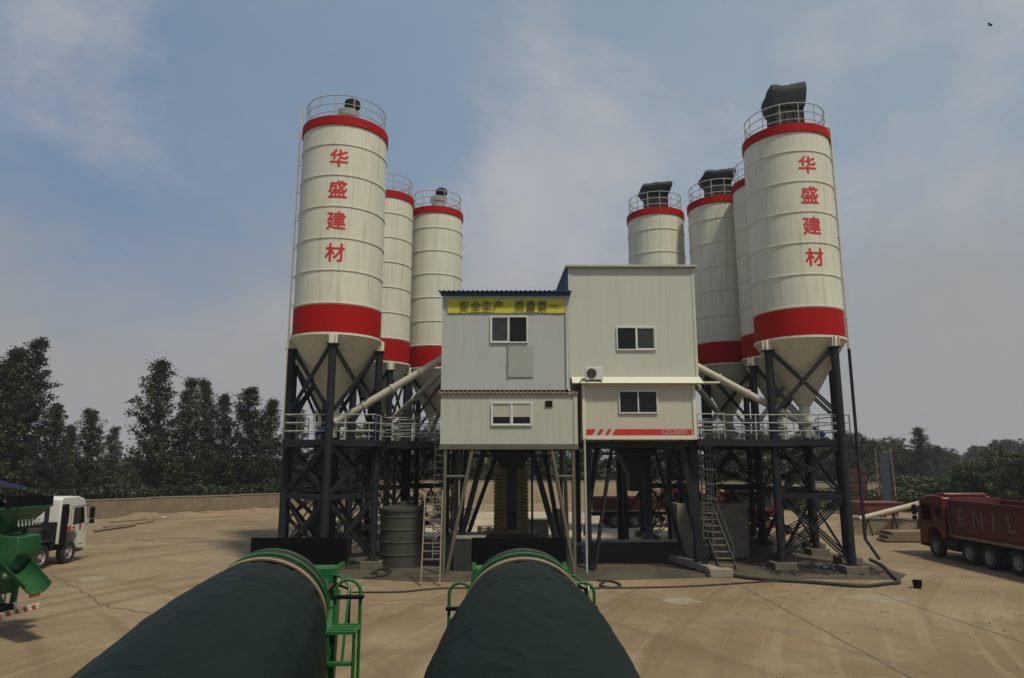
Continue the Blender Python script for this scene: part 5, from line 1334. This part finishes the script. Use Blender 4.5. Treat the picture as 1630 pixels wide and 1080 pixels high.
for kind, i, px, Y, h, w, lab in left: tree(kind, i, at_px(px, Y), Y, h, lab, GL, w)
center = [('poplar', 3, 470, 78, 11.0, 1.2, 'dark poplar seen through the outer left silo legs'), ('poplar', 0, 512, 82, 10.8, 1.2, 'dark poplar behind the front leg of the left silo'), ('poplar', 2, 556, 80, 10.0, 1.25, 'dark poplar seen below the cone of the left silo'),
 ('broad', 0, 600, 86, 9.2, 1.2, 'broad tree behind the right leg of the left silo'), ('poplar', 1, 640, 88, 9.8, 1.2, 'poplar seen above the olive tank'), ('broad', 1, 690, 90, 8.6, 1.2, 'broad tree behind the leaning ladder'),
 ('broad', 2, 745, 92, 7.8, 1.3, 'broad tree seen under the left end of the left building'), ('broad', 0, 800, 94, 7.6, 1.3, 'broad tree behind the dark discharge hopper'), ('broad', 1, 865, 92, 7.8, 1.3, 'broad tree seen under the right end of the left building'),
 ('broad', 2, 940, 94, 7.8, 1.3, 'broad tree seen under the left end of the control cabin'), ('broad', 0, 1010, 92, 8.0, 1.3, 'broad tree behind the funnel below the control cabin'), ('broad', 1, 1080, 95, 8.2, 1.3, 'broad tree seen under the right end of the control cabin'),
 ('broad', 2, 1150, 92, 8.4, 1.3, 'broad tree behind the grey block bin'), ('broad', 0, 1215, 96, 8.6, 1.3, 'broad tree behind the left front leg of the right silo'), ('broad', 1, 1290, 94, 8.4, 1.3, 'broad tree between the front legs of the right silo')]
for kind, i, px, Y, h, w, lab in center: tree(kind, i, at_px(px, Y), Y, h, lab, GC, w)
right = [('broad', 1, 1352, 88, 8.0, 1.2, 'broad tree just right of the right silo front leg'), ('broad', 2, 1385, 105, 7.6, 1.2, 'hazy round tree behind the belt conveyor'), ('broad', 0, 1424, 110, 8.0, 1.0, 'dark tree left of the tall one on the right'),
 ('poplar', 2, 1464, 104, 9.6, 1.5, 'tallest tree on the right, standing above the red truck cab'), ('broad', 1, 1488, 112, 6.8, 0.8, 'small tree on the right flank of the tallest right tree'),
 ('broad', 0, 1530, 62, 4.4, 1.3, 'low green tree above the red truck box, left part'), ('broad', 2, 1572, 60, 4.8, 1.3, 'low green tree above the middle of the red truck box'), ('broad', 1, 1618, 54, 5.2, 1.35, 'dark near tree at the right edge above the red truck'),
 ('broad', 2, 1590, 70, 6.0, 1.2, 'bright topped tree behind the dark one at the right edge'), ('bush', 0, 1480, 66, 2.9, 1.5, 'wide bush right of the belt conveyor'), ('bush', 1, 1440, 70, 3.0, 1.5, 'bush directly above the slanting cream pipe'), ('bush', 0, 1405, 74, 3.0, 1.5, 'bush behind the steep conveyor posts')]
for kind, i, px, Y, h, w, lab in right: tree(kind, i, at_px(px, Y), Y, h, lab, GR, w)
for k in range(26):
    px = 1340 + k * 13.5; Y = 150 + (k * 37) % 40
    hh = 6.0 + 1.0 * sin(k * 1.7) + (2.6 if px > 1575 else 1.2 if px > 1550 else 0) + (2.0 if px < 1430 else 0)
    tree('broad', k % 3, at_px(px, Y), Y, hh, 'distant hazy tree in the far line beyond the red truck', 'distant hazy tree line', 1.3)
for k in range(16):
    px = 60 + k * 26; Y = 95 + (k * 23) % 20
    tree('broad', k % 3, at_px(px, Y), Y, 4.3 + 0.8 * sin(k * 2.3), 'dark low tree in the thicket behind the left poplars', 'thicket behind the left poplars', 1.3)

# undergrowth: one leafy mass along the foot of the trees
def undergrowth(name, runs, m, seed, n, hmin, hmax, depth):
    rnd = random.Random(seed); verts, faces = [], []
    tot = sum((Vector(b) - Vector(a)).length for a, b in runs)
    for a, b in runs:
        a, b = Vector((*a, 0)), Vector((*b, 0)); ln = (b - a).length; d = (b - a).normalized(); nn = Vector((-d.y, d.x, 0))
        for _ in range(int(n * ln / tot)):
            s = rnd.random() * ln; off = rnd.uniform(0, depth)
            hh = hmin + (hmax - hmin) * (0.5 + 0.5 * noise.noise(Vector((s * 0.22, off * 0.3, seed)))) 
            o = a + d * s + nn * off + Vector((0, 0, hh * rnd.random() ** 0.6))
            u = Vector((rnd.gauss(0, 1), rnd.gauss(0, 1), rnd.gauss(0, 1))).normalized(); w = u.orthogonal(); w.rotate(Matrix.Rotation(rnd.uniform(0, 6.28), 3, u)); q = rnd.uniform(0.09, 0.21); k = len(verts)
            verts += [o - u * q, o + w * q * 0.5, o + u * q, o - w * q * 0.5]; faces.append((k, k + 1, k + 2, k + 3))
    me = bpy.data.meshes.new(name); me.from_pydata([tuple(v) for v in verts], [], faces); me.materials.append(m); me.update()
    o = bpy.data.objects.new(name, me); COL.objects.link(o); return tag(o, kind='stuff')
undergrowth('undergrowth', [((-70, 48), (-46, 51.5)), ((-46, 51.5), (-33.5, 57.5)), ((-33.5, 57.5), (-22.5, 67.0)), ((-22.5, 67), (-17, 76)), ((-17, 80), (20, 79.5)), ((20, 79.5), (46, 74.5))], leaf_mat('thicket leaves', (0.012, 0.020, 0.008), (0.036, 0.048, 0.016)), 4, 70000, 1.0, 3.3, 4.0)
undergrowth('undergrowth', [((24, 66), (70, 56))], M_LEAF_BUSH, 6, 30000, 0.8, 2.4, 7.0)

# ------------------------------------------------------------------ summer haze: one closed box of thin even air round the yard and the trees
mb = MB(); mb.span((-260, -40, -1.2), (300, 330, 28.6)); hz_o = mb.build('haze', None)
hm = bpy.data.materials.new('thin haze'); hm.use_nodes = True
hn = hm.node_tree.nodes; hn.clear()
ho = hn.new('ShaderNodeOutputMaterial'); hv = hn.new('ShaderNodeVolumePrincipled')
hv.inputs['Color'].default_value = (0.92, 0.95, 1.0, 1); hv.inputs['Density'].default_value = 0.0005; hv.inputs['Anisotropy'].default_value = 0.2
hm.node_tree.links.new(hv.outputs['Volume'], ho.inputs['Volume'])
hz_o.data.materials.clear(); hz_o.data.materials.append(hm)
tag(hz_o, kind='stuff')
